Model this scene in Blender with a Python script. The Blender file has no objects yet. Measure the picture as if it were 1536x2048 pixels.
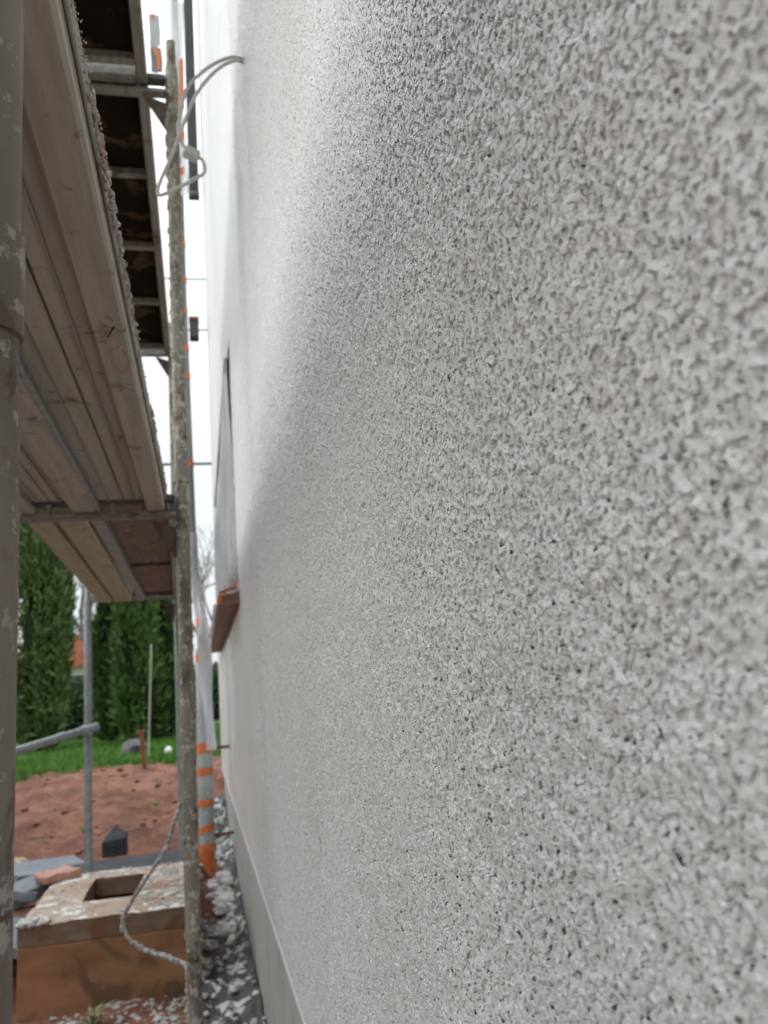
import bpy, math, random
import numpy as np
from mathutils import Vector, Matrix, noise as mnoise

random.seed(7)
rng = np.random.default_rng(7)
R = math.radians
H = 1.35                      # eye height above the ground; the phone is held 20 cm from the wall
scene = bpy.context.scene
COL = scene.collection

# ------------------------------------------------------------------ camera
cam_data = bpy.data.cameras.new("camera")
cam = bpy.data.objects.new("camera", cam_data)
COL.objects.link(cam)
cam.matrix_world = Matrix((
    (0.975893402443748, 0.02818292722001478, -0.21642040033249257, 0.0),
    (-0.20559471609129462, -0.2140207290458559, -0.9549481348502756, 0.0),
    (-0.07323168564293023, 0.9764224752390698, -0.20306715654163124, H),
    (0, 0, 0, 1)))
cam_data.sensor_fit = 'VERTICAL'
cam_data.sensor_height = 36.0
cam_data.sensor_width = 36.0
cam_data.lens = 36.0 * 1700 / 2048
cam_data.clip_start = 0.02
cam_data.clip_end = 2000
cam_data.dof.use_dof = True
cam_data.dof.focus_distance = 0.80
cam_data.dof.aperture_fstop = 8.8
scene.camera = cam

# ------------------------------------------------------------------ world and sun (overcast)
SUN_EL, SUN_AZ = R(16), R(-68)     # azimuth measured from +Y towards +X
world = bpy.data.worlds.new("World")
scene.world = world
world.use_nodes = True
wn = world.node_tree.nodes
wl = world.node_tree.links
wn.clear()
w_out = wn.new("ShaderNodeOutputWorld")
w_bg = wn.new("ShaderNodeBackground")
sky = wn.new("ShaderNodeTexSky")
sky.sky_type = 'NISHITA'
sky.sun_disc = False
sky.sun_elevation = SUN_EL
sky.sun_rotation = SUN_AZ
sky.air_density = 1.0
sky.dust_density = 3.0
sky.ozone_density = 1.0
hsv = wn.new("ShaderNodeHueSaturation")
hsv.inputs["Saturation"].default_value = 0.3
mixc = wn.new("ShaderNodeMix")
mixc.data_type = 'RGBA'
mixc.inputs[0].default_value = 0.8                      # an even cloud layer over the clear sky
geo = wn.new("ShaderNodeNewGeometry")                 # overcast: three times brighter overhead than at the horizon
sepw = wn.new("ShaderNodeSeparateXYZ")
wl.new(geo.outputs["Incoming"], sepw.inputs[0])
mr = wn.new("ShaderNodeMapRange")
mr.inputs["From Min"].default_value = 0.0
mr.inputs["From Max"].default_value = 1.0
mr.inputs["To Min"].default_value = 5.0
mr.inputs["To Max"].default_value = 20.0
pw = wn.new("ShaderNodeMath"); pw.operation = 'MULTIPLY'
wl.new(sepw.outputs["Z"], pw.inputs[0]); wl.new(sepw.outputs["Z"], pw.inputs[1])
wl.new(pw.outputs[0], mr.inputs["Value"])
cl = wn.new("ShaderNodeVectorMath")
cl.operation = 'SCALE'
cl.inputs[0].default_value = (0.92, 0.99, 1.04)
wl.new(mr.outputs[0], cl.inputs["Scale"])
wl.new(cl.outputs[0], mixc.inputs[7])
wl.new(sky.outputs[0], hsv.inputs["Color"])
wl.new(hsv.outputs[0], mixc.inputs[6])
wl.new(mixc.outputs[2], w_bg.inputs["Color"])
w_bg.inputs["Strength"].default_value = 0.12
wl.new(w_bg.outputs[0], w_out.inputs["Surface"])

sun_data = bpy.data.lights.new("sun", 'SUN')
sun_data.energy = 0.5
sun_data.angle = R(45)
sun_data.color = (1.0, 0.96, 0.9)
sun = bpy.data.objects.new("sun", sun_data)
COL.objects.link(sun)
sd = Vector((math.sin(SUN_AZ) * math.cos(SUN_EL), math.cos(SUN_AZ) * math.cos(SUN_EL), math.sin(SUN_EL)))
sun.rotation_euler = (-sd).to_track_quat('-Z', 'Y').to_euler()
sun.location = (0, 0, 30)

scene.view_settings.view_transform = 'Standard'
scene.view_settings.look = 'None'
scene.view_settings.gamma = 1.0
scene.view_settings.exposure = 0.75
scene.view_settings.use_curve_mapping = False
scene.render.engine = 'CYCLES'
scene.cycles.use_denoising = True
scene.cycles.use_adaptive_sampling = False
scene.cycles.denoising_prefilter = 'ACCURATE'
scene.cycles.max_bounces = 8
scene.cycles.diffuse_bounces = 4
scene.cycles.transparent_max_bounces = 12

# ------------------------------------------------------------------ material helper
def srgb(r, g, b):
    f = lambda c: ((c / 255 + 0.055) / 1.055) ** 2.4 if c > 10 else c / 255 / 12.92
    return (f(r), f(g), f(b))

def new_mat(name):
    m = bpy.data.materials.new(name)
    m.use_nodes = True
    nt = m.node_tree
    b = nt.nodes["Principled BSDF"]
    return m, nt, b

def noise_node(nt, vec, scale, detail=4, rough=0.55, dist=0.0):
    n = nt.nodes.new("ShaderNodeTexNoise")
    n.inputs["Scale"].default_value = scale
    n.inputs["Detail"].default_value = detail
    n.inputs["Roughness"].default_value = rough
    n.inputs["Distortion"].default_value = dist
    nt.links.new(vec, n.inputs["Vector"])
    return n.outputs["Fac"]

def ramp(nt, fac, lo, hi):
    n = nt.nodes.new("ShaderNodeMapRange")
    n.interpolation_type = 'SMOOTHSTEP'
    n.inputs["From Min"].default_value = lo
    n.inputs["From Max"].default_value = hi
    nt.links.new(fac, n.inputs["Value"])
    return n.outputs["Result"]

def mixcol(nt, fac, a, b):
    n = nt.nodes.new("ShaderNodeMix")
    n.data_type = 'RGBA'
    for i, v in ((6, a), (7, b)):
        if isinstance(v, tuple):
            n.inputs[i].default_value = (*v[:3], 1)
        else:
            nt.links.new(v, n.inputs[i])
    if isinstance(fac, float):
        n.inputs[0].default_value = fac
    else:
        nt.links.new(fac, n.inputs[0])
    return n.outputs[2]

def math_node(nt, op, a, b=None):
    n = nt.nodes.new("ShaderNodeMath")
    n.operation = op
    for i, v in ((0, a), (1, b)):
        if v is None:
            continue
        if isinstance(v, (int, float)):
            n.inputs[i].default_value = v
        else:
            nt.links.new(v, n.inputs[i])
    return n.outputs[0]

def coords(nt, scale=(1, 1, 1)):
    """world-space coordinates, stretched along the grain"""
    g = nt.nodes.new("ShaderNodeNewGeometry")
    mp = nt.nodes.new("ShaderNodeMapping")
    mp.inputs["Scale"].default_value = scale
    nt.links.new(g.outputs["Position"], mp.inputs["Vector"])
    return mp.outputs["Vector"]

def dirty(name, c1, c2, scale=8, grain=(1, 1, 1), rough=0.7, metal=0.0, splash=None, splash_lo=0.6,
          splash_scale=25, stain=None, stain_lo=0.55, stain_scale=6, bump=0.3, bump_scale=60, bump_dist=0.004, spec=0.5):
    """two-tone mottled surface with optional stains and light plaster splashes"""
    m, nt, b = new_mat(name)
    v = coords(nt, grain)
    v1 = coords(nt)
    col = mixcol(nt, ramp(nt, noise_node(nt, v, scale, 6, 0.6), 0.32, 0.68), c1, c2)
    if stain:
        col = mixcol(nt, ramp(nt, noise_node(nt, v1, stain_scale, 5, 0.62, 0.6), stain_lo, stain_lo + 0.1), col, stain)
    rgh = rough
    if splash:
        f1 = ramp(nt, noise_node(nt, v1, splash_scale, 5, 0.65), splash_lo, splash_lo + 0.05)
        col = mixcol(nt, f1, col, splash)
    nt.links.new(col, b.inputs["Base Color"])
    b.inputs["Roughness"].default_value = rgh
    b.inputs["Metallic"].default_value = metal
    b.inputs["Specular IOR Level"].default_value = spec
    if bump:
        bn = nt.nodes.new("ShaderNodeBump")
        bn.inputs["Strength"].default_value = bump
        bn.inputs["Distance"].default_value = bump_dist
        h = noise_node(nt, v, bump_scale, 5, 0.6)
        if splash:
            h = math_node(nt, 'ADD', h, f1)
        nt.links.new(h, bn.inputs["Height"])
        nt.links.new(bn.outputs[0], b.inputs["Normal"])
    return m

# ------------------------------------------------------------------ mesh helper
class MB:
    def __init__(self):
        self.v, self.f = [], []

    def add(self, vs, fs):
        o = len(self.v)
        self.v += [tuple(p) for p in vs]
        self.f += [tuple(i + o for i in q) for q in fs]
        return self

    def box(self, x0, x1, y0, y1, z0, z1, M=None, bev=0.0):
        if bev <= 0:
            vs = [(x, y, z) for z in (z0, z1) for y in (y0, y1) for x in (x0, x1)]
            fs = [(0, 2, 3, 1), (4, 5, 7, 6), (0, 1, 5, 4), (2, 6, 7, 3), (0, 4, 6, 2), (1, 3, 7, 5)]
        else:                                           # chamfered box: 24 corners
            e = bev
            vs, fs = [], []
            c = {}
            for sx in (0, 1):
                for sy in (0, 1):
                    for sz in (0, 1):
                        X = (x0, x1)[sx]; Y = (y0, y1)[sy]; Z = (z0, z1)[sz]
                        dx = e if sx == 0 else -e; dy = e if sy == 0 else -e; dz = e if sz == 0 else -e
                        for ax, p in enumerate(((X, Y + dy, Z + dz), (X + dx, Y, Z + dz), (X + dx, Y + dy, Z))):
                            c[(sx, sy, sz, ax)] = len(vs); vs.append(p)
            for ax in range(3):
                o = [a for a in range(3) if a != ax]
                for s in (0, 1):
                    q = []
                    for a, b2 in ((0, 0), (1, 0), (1, 1), (0, 1)):
                        k = [0, 0, 0]; k[ax] = s; k[o[0]] = a; k[o[1]] = b2
                        q.append(c[(*k, ax)])
                    fs.append(tuple(q))
            for ax in range(3):                         # edges parallel to axis ax
                o = [a for a in range(3) if a != ax]
                for a in (0, 1):
                    for b2 in (0, 1):
                        k0 = [0, 0, 0]; k1 = [0, 0, 0]
                        k0[o[0]] = k1[o[0]] = a; k0[o[1]] = k1[o[1]] = b2; k1[ax] = 1
                        fs.append((c[(*k0, o[0])], c[(*k0, o[1])], c[(*k1, o[1])], c[(*k1, o[0])]))
            for sx in (0, 1):
                for sy in (0, 1):
                    for sz in (0, 1):
                        fs.append(tuple(c[(sx, sy, sz, a)] for a in range(3)))
        if M is not None:
            vs = [M @ Vector(p) for p in vs]
        return self.add(vs, fs)

    def tube(self, pts, r, n=12, cap=True):
        pts = [Vector(p) for p in pts]
        rs = r if isinstance(r, (list, tuple)) else [r] * len(pts)
        vs, fs = [], []
        ref = Vector((0.31, 0.87, 0.11))
        u = None
        for i, p in enumerate(pts):
            t = (pts[min(i + 1, len(pts) - 1)] - pts[max(i - 1, 0)]).normalized()
            if u is None:
                u = t.cross(ref if abs(t.dot(ref.normalized())) < 0.95 else Vector((1, 0, 0))).normalized()
            else:
                u = (u - t * u.dot(t)).normalized()
            w = t.cross(u)
            for k in range(n):
                a = 2 * math.pi * k / n
                vs.append(p + (u * math.cos(a) + w * math.sin(a)) * rs[i])
        for i in range(len(pts) - 1):
            for k in range(n):
                fs.append((i * n + k, i * n + (k + 1) % n, (i + 1) * n + (k + 1) % n, (i + 1) * n + k))
        if cap:
            fs.append(tuple(range(n - 1, -1, -1)))
            fs.append(tuple((len(pts) - 1) * n + k for k in range(n)))
        return self.add(vs, fs)

    def ring(self, p0, p1, r0, r1, n=14):
        """hollow pipe end between p0 and p1"""
        p0, p1 = Vector(p0), Vector(p1)
        self.tube([p0, p1], r1, n, cap=False)
        return self

    def prism(self, poly, axis, a0, a1):
        """extrude a 2-D polygon along axis (0 x, 1 y, 2 z)"""
        def put(p, a):
            q = [0, 0, 0]; o = [k for k in range(3) if k != axis]
            q[o[0]], q[o[1]], q[axis] = p[0], p[1], a
            return tuple(q)
        n = len(poly)
        vs = [put(p, a0) for p in poly] + [put(p, a1) for p in poly]
        fs = [tuple(range(n)), tuple(range(2 * n - 1, n - 1, -1))]
        fs += [(k, (k + 1) % n, n + (k + 1) % n, n + k) for k in range(n)]
        return self.add(vs, fs)

    def build(self, name, mat, parent=None, smooth=False, loc=None, recalc=True):
        me = bpy.data.meshes.new(name)
        base = Vector((0, 0, 0))
        if parent is None and loc is not None:
            base = Vector(loc)
        elif parent is not None:
            p = parent
            while p is not None:
                base += p.location
                p = p.parent
        vs = [tuple(Vector(p) - base) for p in self.v]
        me.from_pydata(vs, [], self.f)
        if recalc and len(self.f) < 60000:
            import bmesh
            bm = bmesh.new(); bm.from_mesh(me)
            bmesh.ops.recalc_face_normals(bm, faces=bm.faces)
            bm.to_mesh(me); bm.free()
        me.materials.append(mat)
        if smooth:
            me.polygons.foreach_set("use_smooth", [True] * len(me.polygons))
            if hasattr(me, "set_sharp_from_angle"):
                me.set_sharp_from_angle(angle=R(40))
        o = bpy.data.objects.new(name, me)
        COL.objects.link(o)
        if parent is not None:
            o.parent = parent
        elif loc is not None:
            o.location = loc
        return o

def thing(name, label, cat, loc=(0, 0, 0), group=None):
    o = bpy.data.objects.new(name, None)
    o.empty_display_size = 0.1
    COL.objects.link(o)
    o.location = loc
    o["label"] = label; o["category"] = cat
    if group:
        o["group"] = group
    return o

def tag(o, label=None, cat=None, group=None, kind=None):
    if label: o["label"] = label
    if cat: o["category"] = cat
    if group: o["group"] = group
    if kind: o["kind"] = kind
    return o

def mesh_np(name, verts, faces, mat, parent=None, smooth=False):
    """fast mesh from numpy arrays (all faces the same size)"""
    me = bpy.data.meshes.new(name)
    n = faces.shape[1]
    me.vertices.add(len(verts)); me.vertices.foreach_set("co", np.ascontiguousarray(verts, np.float32).ravel())
    me.loops.add(faces.size); me.loops.foreach_set("vertex_index", np.ascontiguousarray(faces, np.int32).ravel())
    me.polygons.add(len(faces))
    me.polygons.foreach_set("loop_start", np.arange(0, faces.size, n, dtype=np.int32))
    me.polygons.foreach_set("loop_total", np.full(len(faces), n, np.int32))
    if smooth:
        me.polygons.foreach_set("use_smooth", np.ones(len(faces), bool))
    me.update(calc_edges=True)
    me.materials.append(mat)
    o = bpy.data.objects.new(name, me)
    COL.objects.link(o)
    if parent is not None:
        o.parent = parent
    return o

def fbm(x, y, z, octaves=4):
    return mnoise.fractal(Vector((x, y, z)), 1.0, 2.0, octaves)

# ------------------------------------------------------------------ materials
def plaster_material(name, method):
    m, nt, b = new_mat(name)
    v = coords(nt)
    # wobble the coordinates so that the pits are irregular
    wob = nt.nodes.new("ShaderNodeTexNoise"); wob.inputs["Scale"].default_value = 150; wob.inputs["Detail"].default_value = 2
    nt.links.new(v, wob.inputs["Vector"])
    sub = nt.nodes.new("ShaderNodeVectorMath"); sub.operation = 'SUBTRACT'; sub.inputs[1].default_value = (0.5, 0.5, 0.5)
    nt.links.new(wob.outputs["Color"], sub.inputs[0])
    scl = nt.nodes.new("ShaderNodeVectorMath"); scl.operation = 'SCALE'; scl.inputs["Scale"].default_value = 0.007
    nt.links.new(sub.outputs[0], scl.inputs[0])
    add = nt.nodes.new("ShaderNodeVectorMath"); add.operation = 'ADD'
    nt.links.new(v, add.inputs[0]); nt.links.new(scl.outputs[0], add.inputs[1])
    vor = nt.nodes.new("ShaderNodeTexVoronoi"); vor.inputs["Scale"].default_value = 210
    nt.links.new(add.outputs[0], vor.inputs["Vector"])
    d = vor.outputs["Distance"]
    sepc = nt.nodes.new("ShaderNodeSeparateColor"); nt.links.new(vor.outputs["Color"], sepc.inputs[0])
    rad = ramp(nt, d, 0.60, 0.10)                        # 1 in the pit's centre
    pit = math_node(nt, 'MULTIPLY', rad, ramp(nt, sepc.outputs[0], -0.7, 0.7))
    vor2 = nt.nodes.new("ShaderNodeTexVoronoi"); vor2.inputs["Scale"].default_value = 310
    nt.links.new(add.outputs[0], vor2.inputs["Vector"])
    sep2 = nt.nodes.new("ShaderNodeSeparateColor"); nt.links.new(vor2.outputs["Color"], sep2.inputs[0])
    pit2 = math_node(nt, 'MULTIPLY', ramp(nt, vor2.outputs["Distance"], 0.55, 0.15), ramp(nt, sep2.outputs[0], 0.2, 0.8))
    pit = math_node(nt, 'ADD', pit, math_node(nt, 'MULTIPLY', pit2, 0.45))
    # a smooth skin broken by steep, irregular little holes
    holes = ramp(nt, noise_node(nt, add.outputs[0], 180, 1, 0.35), 0.48, 0.37)
    big = noise_node(nt, v, 62, 2, 0.5)
    huge = noise_node(nt, v, 22, 2, 0.5)
    fine = noise_node(nt, v, 380, 2, 0.5)
    h = math_node(nt, 'MULTIPLY', pit, -0.0012)
    h = math_node(nt, 'ADD', h, math_node(nt, 'MULTIPLY', holes, -0.0028))
    h = math_node(nt, 'ADD', h, math_node(nt, 'MULTIPLY', math_node(nt, 'SUBTRACT', big, 0.42), 0.0056))
    h = math_node(nt, 'ADD', h, math_node(nt, 'MULTIPLY', math_node(nt, 'SUBTRACT', huge, 0.5), 0.0062))
    h = math_node(nt, 'ADD', h, math_node(nt, 'MULTIPLY', math_node(nt, 'SUBTRACT', fine, 0.5), 0.0007))
    disp = nt.nodes.new("ShaderNodeDisplacement")
    disp.inputs["Midlevel"].default_value = 0.0
    disp.inputs["Scale"].default_value = 1.0
    nt.links.new(h, disp.inputs["Height"])
    nt.links.new(disp.outputs[0], nt.nodes["Material Output"].inputs["Displacement"])
    col = mixcol(nt, ramp(nt, noise_node(nt, v, 1.7, 3), 0.35, 0.65), (0.66, 0.65, 0.63), (0.70, 0.695, 0.68))
    col = mixcol(nt, math_node(nt, 'MULTIPLY', ramp(nt, noise_node(nt, v, 300, 2), 0.60, 0.72), 0.2), col, (0.42, 0.38, 0.33))
    nt.links.new(col, b.inputs["Base Color"])
    b.inputs["Roughness"].default_value = 0.32
    b.inputs["Specular IOR Level"].default_value = 0.5
    m.displacement_method = method
    return m

M_plaster = plaster_material("fresh_plaster", 'BOTH')
M_plaster_far = plaster_material("fresh_plaster_far", 'BUMP')
WHITE_SPLASH = (0.66, 0.64, 0.60)
M_plinth = dirty("base_coat", (0.33, 0.335, 0.31), (0.43, 0.43, 0.395), 3, (1, 5, 0.7), 0.7, bump=0.2, bump_scale=40, splash=(0.6, 0.6, 0.57), splash_lo=0.64, stain=(0.33, 0.28, 0.225), stain_lo=0.58, stain_scale=3.5)
M_bead = dirty("white_bead", (0.52, 0.52, 0.50), (0.6, 0.6, 0.58), 10, bump=0.1)
M_steel = dirty("dirty_galvanised_steel", (0.17, 0.155, 0.12), (0.30, 0.28, 0.235), 22, (1, 1, 0.35), 0.6, 0.15,
                splash=(0.52, 0.49, 0.43), splash_lo=0.57, splash_scale=40, stain=(0.12, 0.085, 0.045), stain_scale=14, bump=0.35, bump_scale=90)
M_steel_prop = dirty("splashed_prop_steel", (0.12, 0.10, 0.082), (0.25, 0.22, 0.19), 7, (1, 1, 0.3), 0.6, 0.2,
                     stain=(0.10, 0.07, 0.05), stain_lo=0.56, stain_scale=12, splash=(0.36, 0.35, 0.33), splash_lo=0.57, splash_scale=30, bump=0.3)
M_gusset = dirty("rusty_gusset", (0.075, 0.055, 0.035), (0.15, 0.12, 0.085), 20, stain=(0.11, 0.06, 0.025), stain_scale=16, splash=(0.4, 0.38, 0.34), splash_lo=0.66)
M_galv = dirty("grey_galvanised_steel", (0.22, 0.24, 0.25), (0.36, 0.38, 0.39), 30, (1, 1, 1), 0.5, 0.4, splash=(0.6, 0.6, 0.58), splash_lo=0.64, splash_scale=45, bump=0.2)
M_dark_steel = dirty("dark_transom_steel", (0.055, 0.05, 0.048), (0.12, 0.11, 0.10), 25, (1, 1, 1), 0.6, 0.2, splash=(0.42, 0.4, 0.38), splash_lo=0.66, splash_scale=60, bump=0.3)
M_board = dirty("deck_board_underside", (0.335, 0.305, 0.25), (0.43, 0.395, 0.33), 5, (9, 0.55, 9), 0.75, stain=(0.155, 0.125, 0.105),
                stain_lo=0.60, stain_scale=9, splash=(0.26, 0.24, 0.225), splash_lo=0.68, splash_scale=12, bump=0.25, bump_scale=25)
M_rib = dirty("deck_rib_metal", (0.27, 0.26, 0.25), (0.36, 0.345, 0.33), 6, (5, 0.5, 5), 0.5, 0.35, stain=(0.22, 0.16, 0.12), stain_lo=0.6, bump=0.15)
M_yellow = dirty("pale_deck_timber", (0.36, 0.30, 0.21), (0.46, 0.40, 0.29), 5, (8, 0.6, 8), 0.7, stain=(0.25, 0.18, 0.11), stain_lo=0.6, bump=0.2, bump_scale=25)
M_ply_shaded = dirty("stained_shaded_plywood", (0.006, 0.0045, 0.0035), (0.014, 0.009, 0.006), 4, (1, 1, 1), 0.85, spec=0.1, stain=(0.075, 0.045, 0.022), stain_lo=0.52, stain_scale=4.5, bump=0.2)  # near-black base holds the deck's shade; the brown stains are its own
M_ply_red = dirty("dirty_red_plywood", (0.15, 0.085, 0.065), (0.22, 0.14, 0.115), 6, (1, 1, 1), 0.75, stain=(0.09, 0.07, 0.06), splash=(0.42, 0.38, 0.36), splash_lo=0.59, splash_scale=42, bump=0.3)
M_crust = dirty("plaster_crust", (0.36, 0.29, 0.22), (0.5, 0.45, 0.39), 40, bump=0.5, bump_scale=150)
M_rail = dirty("old_aluminium_rail", (0.20, 0.185, 0.165), (0.30, 0.28, 0.25), 14, (3, 0.4, 3), 0.55, 0.3, stain=(0.13, 0.10, 0.07), bump=0.2)
M_cable = dirty("splashed_hose", (0.19, 0.18, 0.165), (0.30, 0.29, 0.275), 35, splash=(0.62, 0.6, 0.57), splash_lo=0.52, splash_scale=60, bump=0.5, bump_scale=120)
M_wire = dirty("plastered_wire", (0.46, 0.44, 0.40), (0.58, 0.56, 0.53), 60, splash=(0.6, 0.58, 0.55), splash_lo=0.55, splash_scale=90, bump=0.5, bump_scale=200)
M_concrete = dirty("soil_stained_concrete", (0.20, 0.088, 0.038), (0.32, 0.155, 0.075), 2.2, (1, 1, 2.2), 0.85, stain=(0.145, 0.08, 0.042), stain_lo=0.53, stain_scale=3.0, splash=(0.5, 0.42, 0.36), splash_lo=0.70, splash_scale=26, bump=0.6, bump_scale=30)
M_conc_rim = dirty("greyer_concrete_rim", (0.15, 0.085, 0.05), (0.22, 0.15, 0.10), 5, (1, 1, 2), 0.85, stain=(0.16, 0.07, 0.04), stain_lo=0.55, bump=0.5)
M_conc_top = dirty("splashed_concrete_top", (0.36, 0.235, 0.17), (0.44, 0.36, 0.28), 5, (1, 1, 1), 0.8, stain=(0.30, 0.14, 0.09), stain_scale=4, splash=(0.72, 0.69, 0.65), splash_lo=0.53, splash_scale=9, bump=0.5, bump_scale=40)
M_orange_pipe = dirty("orange_drain_pipe", (0.62, 0.15, 0.03), (0.70, 0.20, 0.05), 8, rough=0.4, bump=0.05, stain=(0.5, 0.14, 0.05))
M_orange_tape = dirty("orange_tape", (0.72, 0.17, 0.05), (0.78, 0.22, 0.08), 20, rough=0.45, splash=(0.75, 0.6, 0.52), splash_lo=0.66, splash_scale=40, bump=0.25, bump_scale=60)
M_pipe_grey = dirty("film_wrapped_pipe", (0.36, 0.38, 0.37), (0.52, 0.53, 0.52), 14, (1, 1, 0.3), 0.35, splash=(0.7, 0.7, 0.69), splash_lo=0.6, splash_scale=30, bump=0.6, bump_scale=28, bump_dist=0.01)
M_pipe_green = dirty("zinc_downpipe", (0.20, 0.23, 0.22), (0.27, 0.30, 0.29), 8, rough=0.45, metal=0.2, bump=0.05)
M_flap = dirty("pale_grey_sheet", (0.45, 0.47, 0.48), (0.52, 0.54, 0.55), 10, bump=0.1)
M_flap_dark = dirty("grey_sheet", (0.22, 0.22, 0.21), (0.28, 0.28, 0.27), 10, bump=0.1)
M_sill = dirty("red_brown_sill", (0.20, 0.105, 0.075), (0.29, 0.17, 0.125), 14, splash=(0.5, 0.46, 0.42), splash_lo=0.62, splash_scale=30, bump=0.15)
M_dark = dirty("dark_grey_plastic", (0.035, 0.037, 0.04), (0.055, 0.056, 0.06), 8, rough=0.5, bump=0.1)
M_frame = dirty("window_frame_grey", (0.10, 0.105, 0.11), (0.14, 0.145, 0.15), 8, rough=0.45, bump=0.05)
M_black_foam = dirty("dark_grey_foam", (0.030, 0.032, 0.036), (0.055, 0.058, 0.064), 20, rough=0.8, bump=0.3, splash=(0.45, 0.45, 0.45), splash_lo=0.72, splash_scale=40)
M_grey_foam = dirty("blue_grey_foam", (0.16, 0.175, 0.20), (0.23, 0.245, 0.27), 12, rough=0.8, bump=0.3, splash=(0.5, 0.5, 0.5), splash_lo=0.68, splash_scale=30)
M_brick = dirty("pink_brick", (0.40, 0.19, 0.14), (0.5, 0.27, 0.2), 12, splash=(0.6, 0.55, 0.5), splash_lo=0.64, bump=0.5)
M_stone = dirty("pale_stone", (0.45, 0.36, 0.24), (0.55, 0.48, 0.36), 20, bump=0.5)
M_white_stone = dirty("white_stone", (0.7, 0.7, 0.68), (0.8, 0.8, 0.78), 10, bump=0.2)
M_grey_rock = dirty("grey_rock", (0.075, 0.07, 0.075), (0.12, 0.115, 0.115), 8, bump=0.5)
M_rust = dirty("rusty_iron", (0.16, 0.06, 0.03), (0.25, 0.10, 0.05), 20, bump=0.4)
M_bamboo = dirty("pale_stake", (0.32, 0.32, 0.25), (0.42, 0.42, 0.34), 12, (1, 1, 0.2), bump=0.1)
M_bark = dirty("grey_bark", (0.14, 0.12, 0.105), (0.22, 0.2, 0.18), 8, (3, 3, 0.6), bump=0.4)
M_trunk = dirty("brown_bark", (0.03, 0.022, 0.016), (0.05, 0.038, 0.028), 14, (4, 4, 0.6), bump=0.5)
M_rubble = dirty("wet_plaster_rubble", (0.40, 0.38, 0.34), (0.62, 0.60, 0.57), 25, bump=0.5, bump_scale=90)
M_membrane = dirty("black_membrane", (0.030, 0.031, 0.034), (0.075, 0.074, 0.075), 12, rough=0.55, stain=(0.16, 0.085, 0.06), stain_lo=0.6, stain_scale=5,
                   splash=(0.56, 0.54, 0.51), splash_lo=0.51, splash_scale=11, bump=0.9, bump_scale=22, bump_dist=0.02)
M_roof = dirty("red_roof_tiles", (0.36, 0.10, 0.055), (0.46, 0.15, 0.085), 3, bump=0.3)
M_house = dirty("white_render", (0.68, 0.67, 0.64), (0.76, 0.75, 0.72), 1, bump=0.05)
M_glass_dark = dirty("house_window_glass", (0.03, 0.035, 0.045), (0.05, 0.055, 0.065), 1, rough=0.1, bump=0)

def leaf_mat(name, c1, c2, scale=3.0):
    m, nt, b = new_mat(name)
    v = coords(nt)
    g = nt.nodes.new("ShaderNodeNewGeometry")
    col = mixcol(nt, ramp(nt, noise_node(nt, v, scale, 4, 0.6), 0.35, 0.65), c1, c2)
    rnd = g.outputs["Random Per Island"]
    col = mixcol(nt, math_node(nt, 'MULTIPLY', rnd, 0.55), col, tuple(min(1, c * 2.0) for c in c2))
    nt.links.new(col, b.inputs["Base Color"])
    b.inputs["Roughness"].default_value = 0.65
    b.inputs["Specular IOR Level"].default_value = 0.25
    return m

M_cypress = leaf_mat("cypress_leaf", (0.042, 0.072, 0.022), (0.10, 0.15, 0.05), 4)
M_cypress_light = leaf_mat("lighter_cypress_leaf", (0.045, 0.085, 0.022), (0.095, 0.16, 0.048), 3)
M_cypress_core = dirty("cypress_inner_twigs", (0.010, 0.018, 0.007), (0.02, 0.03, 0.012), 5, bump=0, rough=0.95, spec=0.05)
M_hedge = leaf_mat("hedge_leaf", (0.055, 0.075, 0.02), (0.10, 0.125, 0.04), 4)
M_bush = leaf_mat("bush_leaf", (0.04, 0.07, 0.035), (0.08, 0.12, 0.06), 4)
M_blossom = leaf_mat("blossom_petal", (0.5, 0.46, 0.43), (0.68, 0.65, 0.62), 4)
M_grass = leaf_mat("grass_blade", (0.040, 0.105, 0.012), (0.075, 0.165, 0.022), 1.2)
M_weed = leaf_mat("weed_leaf", (0.10, 0.13, 0.05), (0.2, 0.2, 0.1), 20)

def soil_material():
    m, nt, b = new_mat("red_soil")
    v = coords(nt)
    col = mixcol(nt, ramp(nt, noise_node(nt, v, 2.2, 7, 0.65), 0.33, 0.66), (0.13, 0.046, 0.026), (0.27, 0.118, 0.074))
    col = mixcol(nt, ramp(nt, noise_node(nt, v, 14, 5, 0.7), 0.56, 0.70), col, (0.36, 0.17, 0.105))
    col = mixcol(nt, ramp(nt, noise_node(nt, v, 5, 6, 0.7), 0.56, 0.66), col, (0.10, 0.04, 0.025))
    # white plaster spatter, thick under the scaffold and thinning out towards the bank
    sep = nt.nodes.new("ShaderNodeSeparateXYZ"); nt.links.new(v, sep.inputs[0])
    near = ramp(nt, sep.outputs["Y"], 6.2, 3.6)
    thr = math_node(nt, 'ADD', noise_node(nt, v, 11, 6, 0.7), math_node(nt, 'MULTIPLY', near, 0.13))
    col = mixcol(nt, ramp(nt, thr, 0.66, 0.71), col, (0.62, 0.58, 0.55))
    nt.links.new(col, b.inputs["Base Color"])
    b.inputs["Roughness"].default_value = 0.9
    bn = nt.nodes.new("ShaderNodeBump"); bn.inputs["Strength"].default_value = 0.9; bn.inputs["Distance"].default_value = 0.03
    nt.links.new(noise_node(nt, v, 16, 7, 0.7), bn.inputs["Height"]); nt.links.new(bn.outputs[0], b.inputs["Normal"])
    return m
M_soil = soil_material()
M_lawn = dirty("lawn_ground", (0.035, 0.085, 0.012), (0.065, 0.13, 0.022), 1.5, bump=0.5, bump_scale=30, rough=0.9)

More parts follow.
